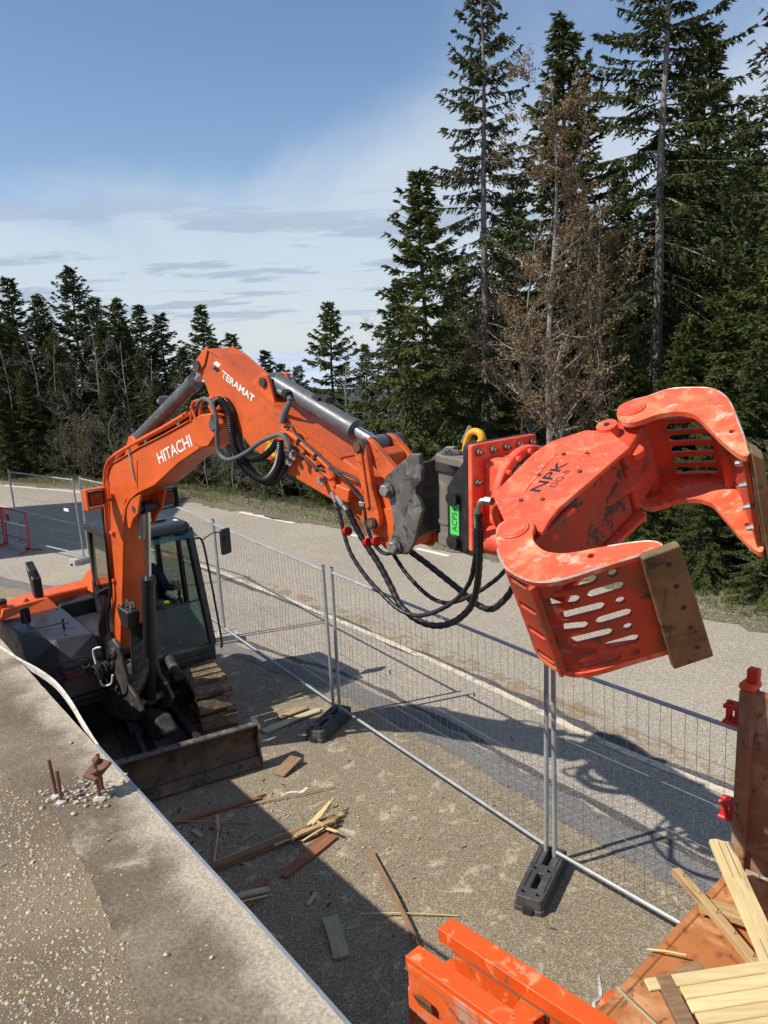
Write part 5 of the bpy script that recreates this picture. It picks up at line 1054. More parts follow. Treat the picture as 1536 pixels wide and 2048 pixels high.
def lholes(L):
    o = []; a0 = -.285
    for i in range(7):
        a = a0+i*.085
        o.append((.05, .17, a, .018))
        if i % 2 == 0: o += [(.245, .335, a, .022), (.50, .665, a, .0285), (.765, .765, a, .024)]
        else: o += [(.43, .565, a, .0285), (.655, .775, a, .0285)]
    return o
j1, f1, L1 = jaw(-1, lower, lshell, 'lower near jaw turned back with its slotted face to the camera', lholes, piv=[(.655, -.602), (1.165, -.665)])
upper = [(0.588, 0.545), (0.576, 0.608), (0.603, 0.69), (0.68, 0.746), (0.766, 0.835), (0.884, 0.861), (1.008, 0.862), (1.104, 0.811), (1.194, 0.718), (1.318, 0.538), (1.416, 0.390), (1.489, 0.270), (1.482, 0.236), (1.415, 0.272), (1.295, 0.369), (1.157, 0.493), (1.057, 0.577), (0.949, 0.598), (0.845, 0.554), (0.788, 0.491), (0.731, 0.451), (0.65, 0.470)]
ushell = [(.67, .68), (.76, .79), (.87, .835), (.99, .838), (1.09, .790), (1.18, .70), (1.30, .525), (1.40, .375), (1.465, .275)]
def uholes(L):
    o = []
    for i in range(7): a = -.27+i*.080; o += [(.14, .36, a, .025)]+([(.50, .64, a, .018)] if i % 2 else [(.56, .70, a, .018)])
    return o
j2, f2, L2 = jaw(1, upper, ushell, 'raised far jaw with its hollow inside to the camera', uholes, piv=[(.655, .602), (1.33, .44)])
# wear timbers bolted on the jaw lips
d1 = Vector((.117, .140, 0)).normalized()
wb = MB().hull([TF(1.385+d1.x*s+t*.77, -.588+d1.y*s-t*.64, -.415) for s, t in ((0, 0), (.20, 0), (.20, .05), (0, .05))], [TF(1.375+d1.x*s+t*.77, -.598+d1.y*s-t*.64, .300) for s, t in ((0, 0), (.175, 0), (.175, .05), (0, .05))]).build('wear_board', W_EDGE, j1, bevel=.008, seg=2)
for i in range(5):
    a = .22-i*.135; q_ = .10+.01*i; p = Vector((1.38+d1.x*q_, -.593+d1.y*q_, 0)); MB().tube([TF(p.x+.0505*.77, p.y-.0505*.64, a), TF(p.x+.053*.77, p.y-.053*.64, a)], [.014, .012], 8).build('bolt_hole_dark', BLACK, wb)  # black discs on the board face paint the dark inside of bolt holes
d2 = Vector((.09, -.16, 0)).normalized()
for k, (s0, s1, aa, ab, tt) in enumerate(((-.02, .085, .295, -.40, .0), (.088, .17, .335, -.43, .012))):
    u0 = MB().hull([TF(1.445+d2.x*s+t*.87, .345+d2.y*s+t*.49, ab) for s, t in ((s0, 0+tt), (s1, 0+tt), (s1, .05+tt), (s0, .05+tt))], [TF(1.445+d2.x*s+t*.87, .345+d2.y*s+t*.49, aa-(.05 if t > .03 else 0)) for s, t in ((s0, 0+tt), (s1, 0+tt), (s1, .05+tt), (s0, .05+tt))]).build('wear_board', W_EDGE, j2, bevel=.006)
for i in range(5):
    a = .20-i*.14; p = Vector((1.435, .30)); MB().tube([TF(p.x, p.y, a), TF(p.x-.03, p.y-.02, a)], [.02, .013], 8).build('board_bolt', ZINC, j2, smooth=True)

# ================================================================== operator in the cab
def person():
    pr = empty('person', UF(0, .58, .95), R(-50), 'operator in a navy jacket and dark trousers seated in the cab holding a joystick', 'person')
    inv = ROOTS[pr.name].inverted()
    V, Rd, E = [], [], []
    def vtx(f, l, z, r, frm=None, r2=None):
        V.append(inv @ UF(f, l, z)); Rd.append((r, r2 or r)); i = len(V)-1
        if frm is not None: E.append((frm, i))
        return i
    pel = vtx(-.02, .58, 1.38, .145, None, .16)
    w1 = vtx(-.05, .58, 1.54, .135, pel, .16); w2 = vtx(-.08, .58, 1.70, .145, w1, .18); ch = vtx(-.08, .58, 1.82, .12, w2, .17)
    nk = vtx(-.06, .58, 1.93, .055, ch); hd0 = vtx(-.045, .58, 2.00, .075, nk, .08); hd1 = vtx(-.04, .58, 2.09, .098, hd0, .085); vtx(-.05, .58, 2.17, .07, hd1, .065)
    vtx(.055, .58, 2.06, .016, hd1)                                   # nose
    for s, jx in ((1, .90), (-1, .28)):
        sh = vtx(-.07, .58+s*.19, 1.84, .075, ch); el = vtx(.02, .58+s*.27, 1.58, .052, sh); fo = vtx(.15, .58+s*.28, 1.58, .045, el); wr = vtx(.245, jx+.0, 1.60, .030, fo)
        pm_ = vtx(.285, jx, 1.615, .030, wr, .036)
        for k in range(4):
            a = vtx(.318, jx-s*(.026), 1.642-k*.019, .0095, pm_); b_ = vtx(.345, jx-s*.004, 1.640-k*.019, .0085, a); vtx(.338, jx+s*.024, 1.638-k*.019, .008, b_)
        a = vtx(.285, jx-s*.035, 1.645, .011, pm_); vtx(.31, jx-s*.03, 1.675, .009, a)
    for s in (1, -1):
        hp = vtx(.04, .58+s*.09, 1.37, .10, pel); kn = vtx(.44, .58+s*.13, 1.42, .072, hp); an = vtx(.52, .58+s*.11, 1.06, .05, kn); hl = vtx(.52, .58+s*.11, .99, .045, an); vtx(.68, .58+s*.12, .975, .042, hl)
    me = bpy.data.meshes.new('body'); me.from_pydata([tuple(v) for v in V], E, []); o = bpy.data.objects.new('body', me); COL.objects.link(o)
    sk = o.modifiers.new('skin', 'SKIN'); sk.use_smooth_shade = True
    for i, r in enumerate(Rd): me.skin_vertices[0].data[i].radius = r
    me.skin_vertices[0].data[0].use_root = True
    ss = o.modifiers.new('sub', 'SUBSURF'); ss.levels = 2; ss.render_levels = 2
    dg = bpy.context.evaluated_depsgraph_get(); em = bpy.data.meshes.new_from_object(o.evaluated_get(dg)); bpy.data.objects.remove(o)
    em.name = 'body'; em.materials.clear()
    for m in (CLOTH_B, CLOTH_G, SKIN, BLACK): em.materials.append(m)
    for p in em.polygons:
        c = p.center; z = c.z+.95                                      # local frame: x forward, y left of the seat, z above floor
        k = 0
        if z > 1.915: k = 2
        elif c.x > .235 and z > 1.50: k = 2
        elif z < 1.47 and c.x > -.2: k = 1
        if z < 1.03: k = 3
        p.material_index = k; p.use_smooth = True
    b = bpy.data.objects.new('body', em); COL.objects.link(b); b.parent = pr
    v = IV2*np.array([.100, .088, .085]); v = v[:, :]; keep = v.copy(); v[:, 2] = np.where(v[:, 2] < -.01, -.01+v[:, 2]*.25, v[:, 2])
    npmesh('hair', v+np.array([-.065, 0, 1.155]), IF2, HAIR, pr, smooth=True)
    for s in (1, -1): npmesh('eye', IV1*.011+np.array([.048, s*.033, 1.135]), IF1, BLACK, pr, smooth=True)
    for s in (1, -1): npmesh('ear', IV1*np.array([.02, .008, .03])+np.array([-.03, s*.088, 1.115]), IF1, SKIN, pr, smooth=True)
    npmesh('mouth', IV1*np.array([.006, .022, .005])+np.array([.044, 0, 1.055]), IF1, REDCAP, pr, smooth=True)
    npmesh('knee_patch', IV2*np.array([.05, .04, .02])+np.array([.36, .11, .525]), IF2, HIVIS, pr, smooth=True)
    npmesh('glove', IV2*np.array([.05, .05, .03])+np.array([.20, -.12, .53]), IF2, ORANGE, pr, smooth=True)
person()

# ================================================================== site fence
PW, PHh = 3.46, 2.0
def fence_proto():
    t = empty('site_fence', (0, 0, 0))
    for x in (0, PW):
        p = MB().tube([(x, 0, .05), (x, 0, PHh)], .021, 10).build('post', GALV, t, smooth=True)
        MB().tube([(x, 0, PHh), (x, 0, PHh+.003)], [.0215, .0215], 10).build('post_cap', BLACK, p)
    for z in (.19, 1.935): MB().tube([(.021, 0, z), (PW-.021, 0, z)], .0165, 10).build('rail', GALV, t, smooth=True)
    w = MB(); n = 36
    for i in range(1, n):
        x = PW*i/n+random.uniform(-.009, .009)
        w.tube([(x, .004, .175), (x+random.uniform(-.009, .009), .014*math.sin(i), .8), (x, .018, 1.30), (x+random.uniform(-.004, .004), .006, 1.95)], .0018, 4, cap=False)
    for z in (.42, .66, .92, 1.30, 1.62):
        w.tube([(.02, .006, z), (1.2, .006+random.uniform(-.01, .01), z+random.uniform(-.004, .004)), (2.3, .006+random.uniform(-.01, .01), z), (PW-.02, .006, z)], .0018, 4, cap=False)
    w.build('wire_mesh', WIRE, t, kind='stuff')
    return t
random.seed(21)
fp = fence_proto()
FP = [((-2.68, 11.86), (-0.757, 8.985), 'wire site fence panel beside the excavator cab mirror'),
      ((-0.672, 8.86), (1.285, 6.005), 'wire site fence panel in the middle, under the hanging hoses'),
      ((1.345, 5.92), (3.55, 3.25), 'nearest wire site fence panel running behind the orange skip'),
      ((-4.50, 14.72), (-2.72, 11.95), 'wire site fence panel seen through the cab windows'),
      ((-6.86, 17.25), (-4.55, 14.80), 'wire site fence panel half hidden behind the cab roof'),
      ((-9.22, 18.95), (-6.93, 17.13), 'farthest wire site fence panel beside the red barriers')]
for i, (a, b, lab) in enumerate(FP):
    o = fp if i == 0 else copy_tree(fp)
    o.location = (*a, 0); o.rotation_euler = (R((.5, -.4, .6, .3, -.6, .8)[i]), 0, math.atan2(b[1]-a[1], b[0]-a[0])); o.scale = (math.hypot(b[0]-a[0], b[1]-a[1])/PW, 1, 1)
    tag(o, lab, 'fence panel', 'site fence panels along the road')
# little white maker plate on the far panel, cable ties on the middle panel
for x, z in ((1.15, 1.05), (2.55, 1.30), (2.2, .70), (3.05, 1.05)):
    c_ = Vector((-0.672, 8.86, z))+Vector((1.957, -2.855, 0)).normalized()*x
    tag(MB().tube([c_+Vector((-.006, -.004, .02)), c_+Vector((.006, -.006, -.02))], .007, 5).build('cable_tie', BLACK), 'black cable tie knotted on the middle fence panel wires', 'cable tie', 'cable ties on the middle fence panel')
mb = MB().box((2.45, -.012, 1.20), (.20, .006, .07)); o = mb.build('maker_plate', WHITE); o.location = (-9.22, 18.95, 0); o.rotation_euler = (0, 0, math.atan2(-1.82, 2.29)); tag(o, 'small white plate on the farthest fence panel', 'plate')

def foot(label, loc, rz, mat):
    t = empty('fence_ballast', loc, rz, label, 'fence foot', 'fence feet')
    out = rounded([(-.115, -.36), (.115, -.36), (.125, .36), (-.125, .36)], .035)
    holes = [rounded([(-.028, -.23), (.028, -.23), (.028, -.03), (-.028, -.03)], .012), rounded([(-.028, .09), (.028, .09), (.028, .30), (-.028, .30)], .012)]
    holes += [circle(x, y, .020, 10) for x, y in ((-.06, -.29), (.06, -.29), (-.06, .03), (.06, .03))]
    M = ROOTS[t.name]
    b = MB().sheet(out, holes, .045, .140, lambda a, c, z: M @ Vector((a, c, z))).build('block', mat, t, bevel=.006)
    sk = MB(); o2 = [(a*1.10, c*1.03) for a, c in out]
    sk.sheet(o2, [[(a*.8, c*.8) for a, c in rounded([(-.10, -.30), (.10, -.30), (.10, .30), (-.10, .30)], .03)]], .0, .045, lambda a, c, z: M @ Vector((a*(1 if z > .02 else 1.02), c, z))).build('skirt', mat, t, bevel=.004)
    for x in (-.085, .085):
        for y0, y1 in ((-.24, -.02), (.08, .30)): MB().box((x, (y0+y1)/2, .143), (.018, y1-y0, .012), lambda a, c, z: M @ Vector((a, c, z))).build('raised_rib', mat, t, bevel=.003)
    MB().prism(capsule(-.03, -.372, .03, -.372, .018), .0, .050, lambda a, c, z: M @ Vector((a, c, z))).build('carry_notch_dark', BLACK, t)  # solid black block paints the shade of a hand notch
fd = math.atan2(-2.855, 1.957)
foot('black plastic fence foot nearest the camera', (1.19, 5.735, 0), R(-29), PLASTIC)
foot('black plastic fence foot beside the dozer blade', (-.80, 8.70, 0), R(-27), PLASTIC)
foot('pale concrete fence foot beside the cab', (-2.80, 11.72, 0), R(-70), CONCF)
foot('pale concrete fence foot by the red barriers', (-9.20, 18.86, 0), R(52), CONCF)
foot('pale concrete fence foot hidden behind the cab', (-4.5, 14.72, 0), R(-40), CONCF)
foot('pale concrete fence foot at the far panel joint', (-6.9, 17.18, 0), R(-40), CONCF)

def barrier(label, p, q):
    p, q = Vector((*p, 0)), Vector((*q, 0)); L = (q-p).length; a = math.atan2(q.y-p.y, q.x-p.x)
    t = empty('pedestrian_barrier', p, a, label, 'barrier', 'red barriers at the car park entrance'); M = ROOTS[t.name]
    fr = lambda x, y, z: M @ Vector((x, y, z))
    MB().tube(smooth_path([fr(0, 0, .06), fr(0, 0, .9), fr(.05, 0, 1.0), fr(L-.05, 0, 1.0), fr(L, 0, .9), fr(L, 0, .06)], 5), .02, 8).build('frame', REDBAR, t, smooth=True)
    for z in (.30, .66): MB().tube([fr(0, 0, z), fr(L, 0, z)], .015, 7).build('rail', WHITE if z > .5 else REDBAR, t, smooth=True)
    MB().prism([(.12, .68), (.32, .68), (.32, .86), (.12, .86)], -.005, .005, lambda x, z, y: fr(x, y, z)).build('panel', REDBAR, t)
    for x in (0, L): MB().tube([fr(x, -.28, .02), fr(x, 0, .08), fr(x, .28, .02)], .018, 7).build('foot_bar', REDBAR, t)
barrier('red steel pedestrian barrier in front of the far fence foot', (-9.62, 19.12), (-8.70, 18.32))
barrier('red steel pedestrian barrier cut by the left picture edge', (-10.85, 19.95), (-9.72, 19.18))

# ================================================================== skip
SD = Vector((.70, -.714, 0)); SR = Vector((.745, .667, 0))     # along the skip (toward the camera side), across its open end
K1 = Vector((.165, 2.68, 0)); SKW = 2.81; ZF, ZT = 1.0, 2.30
def SK(a, r, z): return K1+SD*a+SR*r+UPV*z                      # a: back along the skip, r: across, z: up
sk = empty('skip_container', K1, 0, 'orange steel skip with its end door folded open, full of broken timber', 'skip')
MB().box((2.2, SKW/2+.02, ZF-.02), (4.4, SKW-.02, .04), SK).build('floor', RUST, sk)
MB().box((.0, SKW/2+.04, ZF-.06), (.06, SKW+.10, .14), SK).build('sill', RUST, sk, bevel=.01)
for r in (1.06, 1.34): MB().hull([SK(a, r+b_, ZF-.10) for a, b_ in ((-.10, -.07), (.0, -.09), (.0, .09), (-.10, .07))], [SK(a, r+b_, ZF-.03) for a, b_ in ((-.08, -.05), (.0, -.08), (.0, .08), (-.08, .05))]).build('sill_lug', SKIP_F, sk, bevel=.012, seg=2)
mb = MB().box((2.2, -.00, (ZF+ZT)/2-.05), (4.3, .012, ZT-ZF-.12), SK)
nw = mb.build('near_wall', SKIP, sk)
MB().box((2.17, .030, ZT-.075), (4.4, .085, .06), SK).build('top_rail', SKIP, nw, bevel=.002)
for a in (.42, 1.12, 1.82): MB().prism([(a-.03, -.085), (a+.05, -.085), (a+.065, -.006), (a-.045, -.006)], ZF-.1, ZT-.107, lambda x, y, z: SK(x, y, z)).build('stiffener', SKIP, nw, bevel=.004)
MB().box((.03, .0, (ZF+ZT)/2-.10), (.10, .09, ZT-ZF-.22), SK).build('corner_post', SKIP, nw, bevel=.01)
for a in (.42, 1.12, 1.82):
    for sx in (-.05, .07): MB().tube([SK(a+sx, -.008, ZF), SK(a+sx, -.008, ZT-.11)], .006, 5).build('weld_bead', RUST_D, nw)
MB().tube([SK(.05, -.014, ZT-.107), SK(3.9, -.014, ZT-.107)], .005, 5).build('weld_bead', RUST_D, nw)
# door leaf folded back along the near wall
dl = MB().box((1.02, -.225, (ZF+ZT)/2-.02), (2.0, .012, ZT-ZF-.05), SK).build('door_leaf', SKIP_F, sk)
MB().box((1.02, -.186, ZT-.045), (2.04, .078, .05), SK).build('door_top_rail', SKIP, dl, bevel=.002)
MB().box((.035, -.186, (ZF+ZT)/2-.06), (.07, .078, ZT-ZF-.20), SK).build('door_edge_post', SKIP_F, dl, bevel=.008)
MB().box((1.95, -.11, 1.9), (.10, .14, .12), SK).build('door_hinge', SKIP, dl)
MB().tube([SK(.0, -.2275, ZT-.073), SK(1.9, -.2275, ZT-.073)], .005, 5).build('weld_bead', RUST_D, dl)
MB().hull([SK(a, r, ZT-.165) for a, r in ((.09, -.252), (.16, -.254), (.16, -.248), (.09, -.246))], [SK(a, r, ZT-.125) for a, r in ((.07, -.262), (.16, -.26), (.15, -.249), (.09, -.247))]).build('torn_edge', RUST_D, dl)
# far corner post and wall
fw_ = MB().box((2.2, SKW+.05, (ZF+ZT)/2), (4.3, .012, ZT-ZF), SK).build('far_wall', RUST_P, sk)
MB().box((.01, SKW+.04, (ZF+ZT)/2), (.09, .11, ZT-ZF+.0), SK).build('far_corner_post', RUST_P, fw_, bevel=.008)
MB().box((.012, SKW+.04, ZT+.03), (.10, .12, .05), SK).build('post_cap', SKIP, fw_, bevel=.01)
for z in (ZT-.20, ZF+.40):
    g = MB()
    for dz in (-.055, .055): g.box((-.085, SKW+.04, z+dz), (.10, .10, .028), SK)
    g.box((-.05, SKW+.04, z), (.035, .06, .09), SK); g.cyl(SK(-.11, SKW+.04, z-.085), SK(-.11, SKW+.04, z+.085), .022, n=10); g.build('hinge', REDBAR, fw_, bevel=.006)
MB().box((.03, SKW+.04, ZT+.09), (.07, .06, .12), SK).build('latch', REDBAR, fw_, bevel=.008)
MB().box((4.38, SKW/2, (ZF+ZT)/2), (.03, SKW, ZT-ZF), SK).build('front_wall', SKIP, sk)
for r in (.7, 1.8): MB().box((2.3, r, .72), (4.6, .12, .30), SK).build('chassis_rail', BLACK, sk)
for a in (1.2, 3.6):
    for r in (.35, 2.15): MB().tube([SK(a, r-.13, .46), SK(a, r+.13, .46)], .46, 24).build('wheel', RUBBER, sk, smooth=True)
    MB().tube([SK(a, .35, .46), SK(a, 2.15, .46)], .06, 10).build('axle', BLACK, sk)

# ================================================================== timber
def plank(name, label, p, q, w, th, mat, z=0.0, z2=None, group=None, cat='board', tilt=0.0, jag=.0, grooves=0, taper=1.0, nails=0):
    """one piece of timber lying from p to q (metres), with a broken end if jag > 0"""
    p, q = Vector(p), Vector(q); d = q-p; L = d.length; a = math.atan2(d.y, d.x); z2 = z if z2 is None else z2
    n = 6; out = [(0, -w/2), (L, -w/2*taper)]
    if jag:
        ks = sorted(random.uniform(-.5, .5) for _ in range(n)); out += [(L+random.uniform(-jag, jag), k*w*taper) for k in ks]
    out += [(L, w/2*taper), (0, w/2)]
    if jag: out += [(random.uniform(-jag*.5, jag*.5), w*.2), (random.uniform(-jag*.5, jag*.5), -w*.2)]
    k1, k2, k3 = random.uniform(-1, 1), random.uniform(-1, 1), random.uniform(0, 6)
    bend = lambda x: min(.012, .02*L)*(k1*math.sin(math.pi*x/max(L, .01)))
    side = lambda x: min(.008, .012*L)*(k2*math.sin(1.7*math.pi*x/max(L, .01)+k3))
    nseg = max(2, int(L/.12)); lo_, hi_ = out[:2], [p for p in out[2:]]
    bot = [(L*i/nseg, -w/2*(1+(taper-1)*i/nseg)+random.uniform(-.0015, .0015)) for i in range(nseg)]; top = [(L*i/nseg, w/2*(1+(taper-1)*i/nseg)+random.uniform(-.0015, .0015)) for i in range(nseg-1, 0, -1)]
    out = bot+out[1:-3 if jag else -1]+top+(out[-3:] if jag else out[-1:])
    mb = MB().sheet(out, [], 0, th, lambda x, y, t: Vector((x, y+side(x), t+abs(bend(x))+.0)), [(L*(i+.5)/nseg, 0) for i in range(nseg)])
    o = mb.build(name, mat, None, bevel=min(.003, th*.2))
    o.location = (p.x, p.y, z); o.rotation_euler = (tilt, -math.atan2(z2-z, L), a)
    tag(o, label, cat, group)
    for g in range(grooves):
        y = w*((g+1)/(grooves+1)-.5); MB().box((L/2, y, th+.0008), (L*.97, .006, .0016)).build('groove', W_BROWN, o)
    for g in range(nails): MB().tube([(L*(g+.5)/nails, 0, th), (L*(g+.5)/nails+.01, .004, th+.045)], .0025, 5).build('nail', RUST_D, o)
    return o
random.seed(5); GRP = 'broken timber on the car park'
plank('board', 'long red stained broken board nearest the dozer blade', (-2.23, 6.86), (-1.42, 7.25), .055, .025, W_RED, .006, group=GRP, jag=.06)
plank('lath', 'long thin pale lath pointing away from the blade', (-1.62, 7.09), (-0.65, 7.36), .014, .010, W_TAN, .006, .02, group=GRP)
plank('board_scrap', 'short upright scrap under the red stained board', (-1.83, 6.97), (-1.76, 6.70), .045, .02, W_TAN, .005, group=GRP, jag=.03)
plank('lath', 'thin lath running toward the deck edge', (-1.78, 6.74), (-1.69, 6.14), .022, .014, W_TAN, .005, group=GRP, jag=.02)
plank('lath', 'thin straw coloured lath crossing the shaded scraps', (-2.24, 6.87), (-1.48, 6.81), .010, .008, W_TAN, .028, .005, group=GRP)
plank('beam', 'longest grooved brown beam lying across the shadow edge', (-1.75, 6.09), (-0.62, 6.78), .075, .06, W_BROWN, .005, group=GRP, jag=.05, grooves=1)
plank('board', 'pale thin board lying along the back of the longest beam', (-1.70, 6.20), (-0.54, 6.87), .05, .03, W_TAN, .005, group=GRP, jag=.06)
plank('board', 'wide torn red brown board with splintered right end', (-1.04, 6.00), (-0.66, 6.55), .085, .022, W_RED, .006, group=GRP, jag=.05, taper=1.9)
plank('splintered_piece', 'freshly split pale piece standing on the beam end', (-.86, 6.62), (-.70, 6.86), .06, .02, W_PALE, .075, .11, group=GRP, jag=.07)
plank('splintered_piece', 'tan grooved moulding lying across the splintered pile', (-.98, 6.47), (-.62, 6.70), .05, .03, W_TAN, .07, .05, group=GRP, jag=.05, grooves=1)
plank('splintered_piece', 'small white splinter at the left of the splintered pile', (-1.02, 6.44), (-.93, 6.56), .025, .02, W_PALE, .055, group=GRP, jag=.03)
plank('splintered_piece', 'bright splinter sticking up at the top of the pile', (-.78, 6.70), (-.66, 6.93), .03, .015, W_PALE, .09, .15, group=GRP, jag=.06)
for k_, (p_, q_, w_, z_, m_, lab_) in enumerate((((-.92, 6.40), (-.70, 6.62), .022, .06, W_PALE, 'thin pale sliver across the torn red brown board'), ((-.70, 6.60), (-.60, 6.50), .03, .05, W_PALE, 'frayed splinter tuft at the right end of the pile'), ((-.84, 6.72), (-.74, 6.60), .035, .085, W_TAN, 'tan chip leaning on the beam end'), ((-1.16, 6.36), (-1.02, 6.40), .02, .07, W_PALE, 'small pale chip on the middle of the longest beam'))):
    plank('splintered_piece', lab_, p_, q_, w_, .012, m_, z_, z_+.03*(k_ % 2), group=GRP, jag=.04)
plank('board', 'red stained board under the short grey board', (-1.38, 5.50), (-1.21, 5.97), .09, .022, W_RED, .005, group=GRP, jag=.03, grooves=1)
plank('board', 'short grey grooved board lying across the red one', (-1.46, 5.71), (-1.15, 5.80), .06, .025, W_GREY, .03, group=GRP, jag=.015, grooves=1)
plank('lath', 'pale strip along the front of the short grey board', (-1.42, 5.65), (-1.15, 5.73), .016, .014, W_PALE, .03, group=GRP)
plank('board', 'grey green grooved board lying alone in the shade', (-.605, 5.46), (-.49, 5.03), .125, .025, W_GREY, .005, group=GRP, jag=.01, grooves=2)
plank('pole', 'brown batten leaning toward the orange skip corner', (-0.26, 6.25), (0.09, 5.13), .035, .035, W_BROWN, .005, .02, group=GRP, jag=.05)
plank('lath', 'straw coloured lath lying across the batten near the skip', (-0.36, 5.46), (0.45, 5.42), .011, .010, W_PALE, .035, .006, group=GRP)
plank('board', 'weathered board lying behind the blade corner', (-1.60, 8.66), (-0.95, 9.16), .11, .025, W_GREY, .005, group=GRP, jag=.03)
plank('board', 'short brown board on top of the weathered board behind the blade', (-1.45, 8.95), (-1.12, 9.20), .09, .022, W_TAN, .032, group=GRP, jag=.03)
plank('board_scrap', 'square brown offcut propped at the end of the blade', (-1.30, 7.66), (-1.12, 7.93), .16, .022, W_BROWN, .005, .06, group=GRP)
plank('board_scrap', 'small pale rectangular offcut in the shade near the blade', (-2.03, 6.75), (-1.91, 6.63), .05, .012, W_GREY, .005, group=GRP)
plank('board_scrap', 'slim tan stick left of the long beam', (-1.52, 6.50), (-1.40, 6.66), .02, .012, W_TAN, .005, group=GRP, jag=.02)
plank('board_scrap', 'orange brown scrap alone in the shade', (-.80, 5.63), (-.74, 5.78), .035, .01, W_TAN, .005, group=GRP, jag=.02)
# splinters and sawdust: nobody could count them
vs, fs = [], []
for k in range(230):
    if random.random() < .6: x, y = random.gauss(-1.0, .5), random.gauss(6.3, .55)
    else: x, y = random.uniform(-2.0, .6), random.uniform(4.9, 7.4)
    L, w, a = random.uniform(.008, .06)**1.0, random.uniform(.002, .007), random.uniform(0, 6.28); d = np.array([math.cos(a), math.sin(a), 0]); n = np.array([-d[1], d[0], 0]); c = np.array([x, y, .006])
    q4 = [c-d*L/2-n*w, c+d*L/2-n*w*.4, c+d*L/2+n*w*.4, c-d*L/2+n*w]; q8 = q4+[p+np.array([0, 0, .004]) for p in q4]
    b0_ = len(vs)*8; vs.append(q8); fs += [[b0_+i for i in f] for f in ((3, 2, 1, 0), (4, 5, 6, 7), (0, 1, 5, 4), (1, 2, 6, 5), (2, 3, 7, 6), (3, 0, 4, 7))]
o = npmesh('wood_splinters', np.array(vs).reshape(-1, 3), fs, W_PALE); tag(o, 'pale wood splinters scattered over the asphalt', 'splinters', None, 'stuff')
vs, fs = [], []
for k in range(300):
    x, y = (random.uniform(-2.2, 1.2), random.uniform(4.6, 9.5)) if k < 150 else (random.gauss(-2.0, .25), random.gauss(6.8, .20)); s = .002+.009*random.random()**3
    w = IV1*np.array([s*random.uniform(1.2, 4.5), s, s*.5]); a = random.uniform(0, 6); w = np.stack([w[:, 0]*math.cos(a)-w[:, 1]*math.sin(a)+x, w[:, 0]*math.sin(a)+w[:, 1]*math.cos(a)+y, w[:, 2]+.004], -1); vs.append(w); fs.append(IF1+k*12)
tag(npmesh('grit', np.concatenate(vs), np.concatenate(fs), M_FLOOR), 'dark grit and bark crumbs on the asphalt', 'grit', None, 'stuff')

# timber thrown in the skip
G2 = 'timber in the skip'
def SKP(a, r): v = SK(a, r, 0); return (v.x, v.y)
def plank3(name, label, p, q, w, th, mat, **k):
    return plank(name, label, p[:2], q[:2], w, th, mat, z=p[2], z2=q[2], group=G2, **k)
plank3('plank', 'wide pale grooved plank leaning against the far skip post', (2.06, 4.38, 1.33), (1.99, 3.40, 1.12), .135, .028, W_PALE, grooves=2, jag=.02, tilt=R(-8))
plank3('batten', 'pale batten with bent nails sticking over the skip sill', (1.79, 4.40, 1.10), (1.97, 3.60, 1.06), .055, .05, W_TAN, nails=5, jag=.01)
plank3('offcut', 'stained pale block wedged behind the wide plank', (1.86, 4.16, 1.04), (2.10, 3.98, 1.06), .10, .05, W_TAN, jag=.03)
plank3('lath', 'thin grey lath lying on the rusty skip floor', (1.16, 3.60, 1.03), (1.40, 3.12, 1.03), .016, .01, W_GREY)
plank3('lath', 'thin straw lath beside the cladding panel', (1.42, 3.86, 1.03), (1.62, 3.78, 1.05), .010, .008, W_PALE)
plank3('offcut', 'small dark offcut at the top edge of the cladding panel', (1.52, 3.64, 1.05), (1.66, 3.66, 1.07), .06, .03, W_BROWN)
# cladding panel: boards nailed on a brown batten
cl = empty('cladding_panel', (1.40, 3.50, 1.12), 0, 'pale tongue and groove cladding panel on a brown batten, lying in the skip', 'panel', G2)
cx = Vector((.995, .10, .02)).normalized(); cy = Vector((.10, -.985, -.13)).normalized(); cn = cx.cross(cy).normalized()*-1; c0 = Vector((1.40, 3.52, 1.16))
fr = lambda a, b, t: c0+cx*a+cy*b+cn*t
MB().box((-.02, .40, .004), (.085, .80, .05), lambda a, b, t: fr(a, b, t)).build('batten', W_BROWN, cl, bevel=.004)
for i in range(10):
    wv = .072; MB().box((.64+random.uniform(-.006, .006)-(.10 if i == 0 else 0), .036+i*.0745, .012), (1.2+(.14 if i == 0 else 0), wv, .022), fr).build('cladding_board', W_PALE, cl, bevel=.005)

# ================================================================== trees
def leaf_mat(name, a, b_, c_, trans=.25):
    m, t, b = nodes(name); oi = t.nodes.new('ShaderNodeObjectInfo'); co = coords(t, False)
    n1 = noise(t, co, 1.4, 4, .6); n2 = noise(t, co, 9, 3, .6)
    col = mix(t, ramp(t, n1, .35, .65), a, b_); col = mix(t, ramp(t, n2, .50, .68), col, c_)
    v = mth(t, 'ADD', mth(t, 'MULTIPLY', oi.outputs['Random'], .45), .78); vc = t.nodes.new('ShaderNodeCombineXYZ')
    for i in range(3): L_(t, v, vc.inputs[i])
    col = mix(t, 1.0, col, vc.outputs[0], 'MULTIPLY'); L_(t, col, b.inputs['Base Color']); b.inputs['Roughness'].default_value = .62; b.inputs['Specular IOR Level'].default_value = .35
    tl = t.nodes.new('ShaderNodeBsdfTranslucent'); L_(t, col, tl.inputs[0]); mx = t.nodes.new('ShaderNodeMixShader'); mx.inputs[0].default_value = trans
    L_(t, b.outputs[0], mx.inputs[1]); L_(t, tl.outputs[0], mx.inputs[2]); L_(t, mx.outputs[0], t.nodes['Material Output'].inputs[0]); return m
NEEDLE = leaf_mat('spruce_needles', (.052, .074, .017), (.092, .118, .028), (.150, .165, .044))
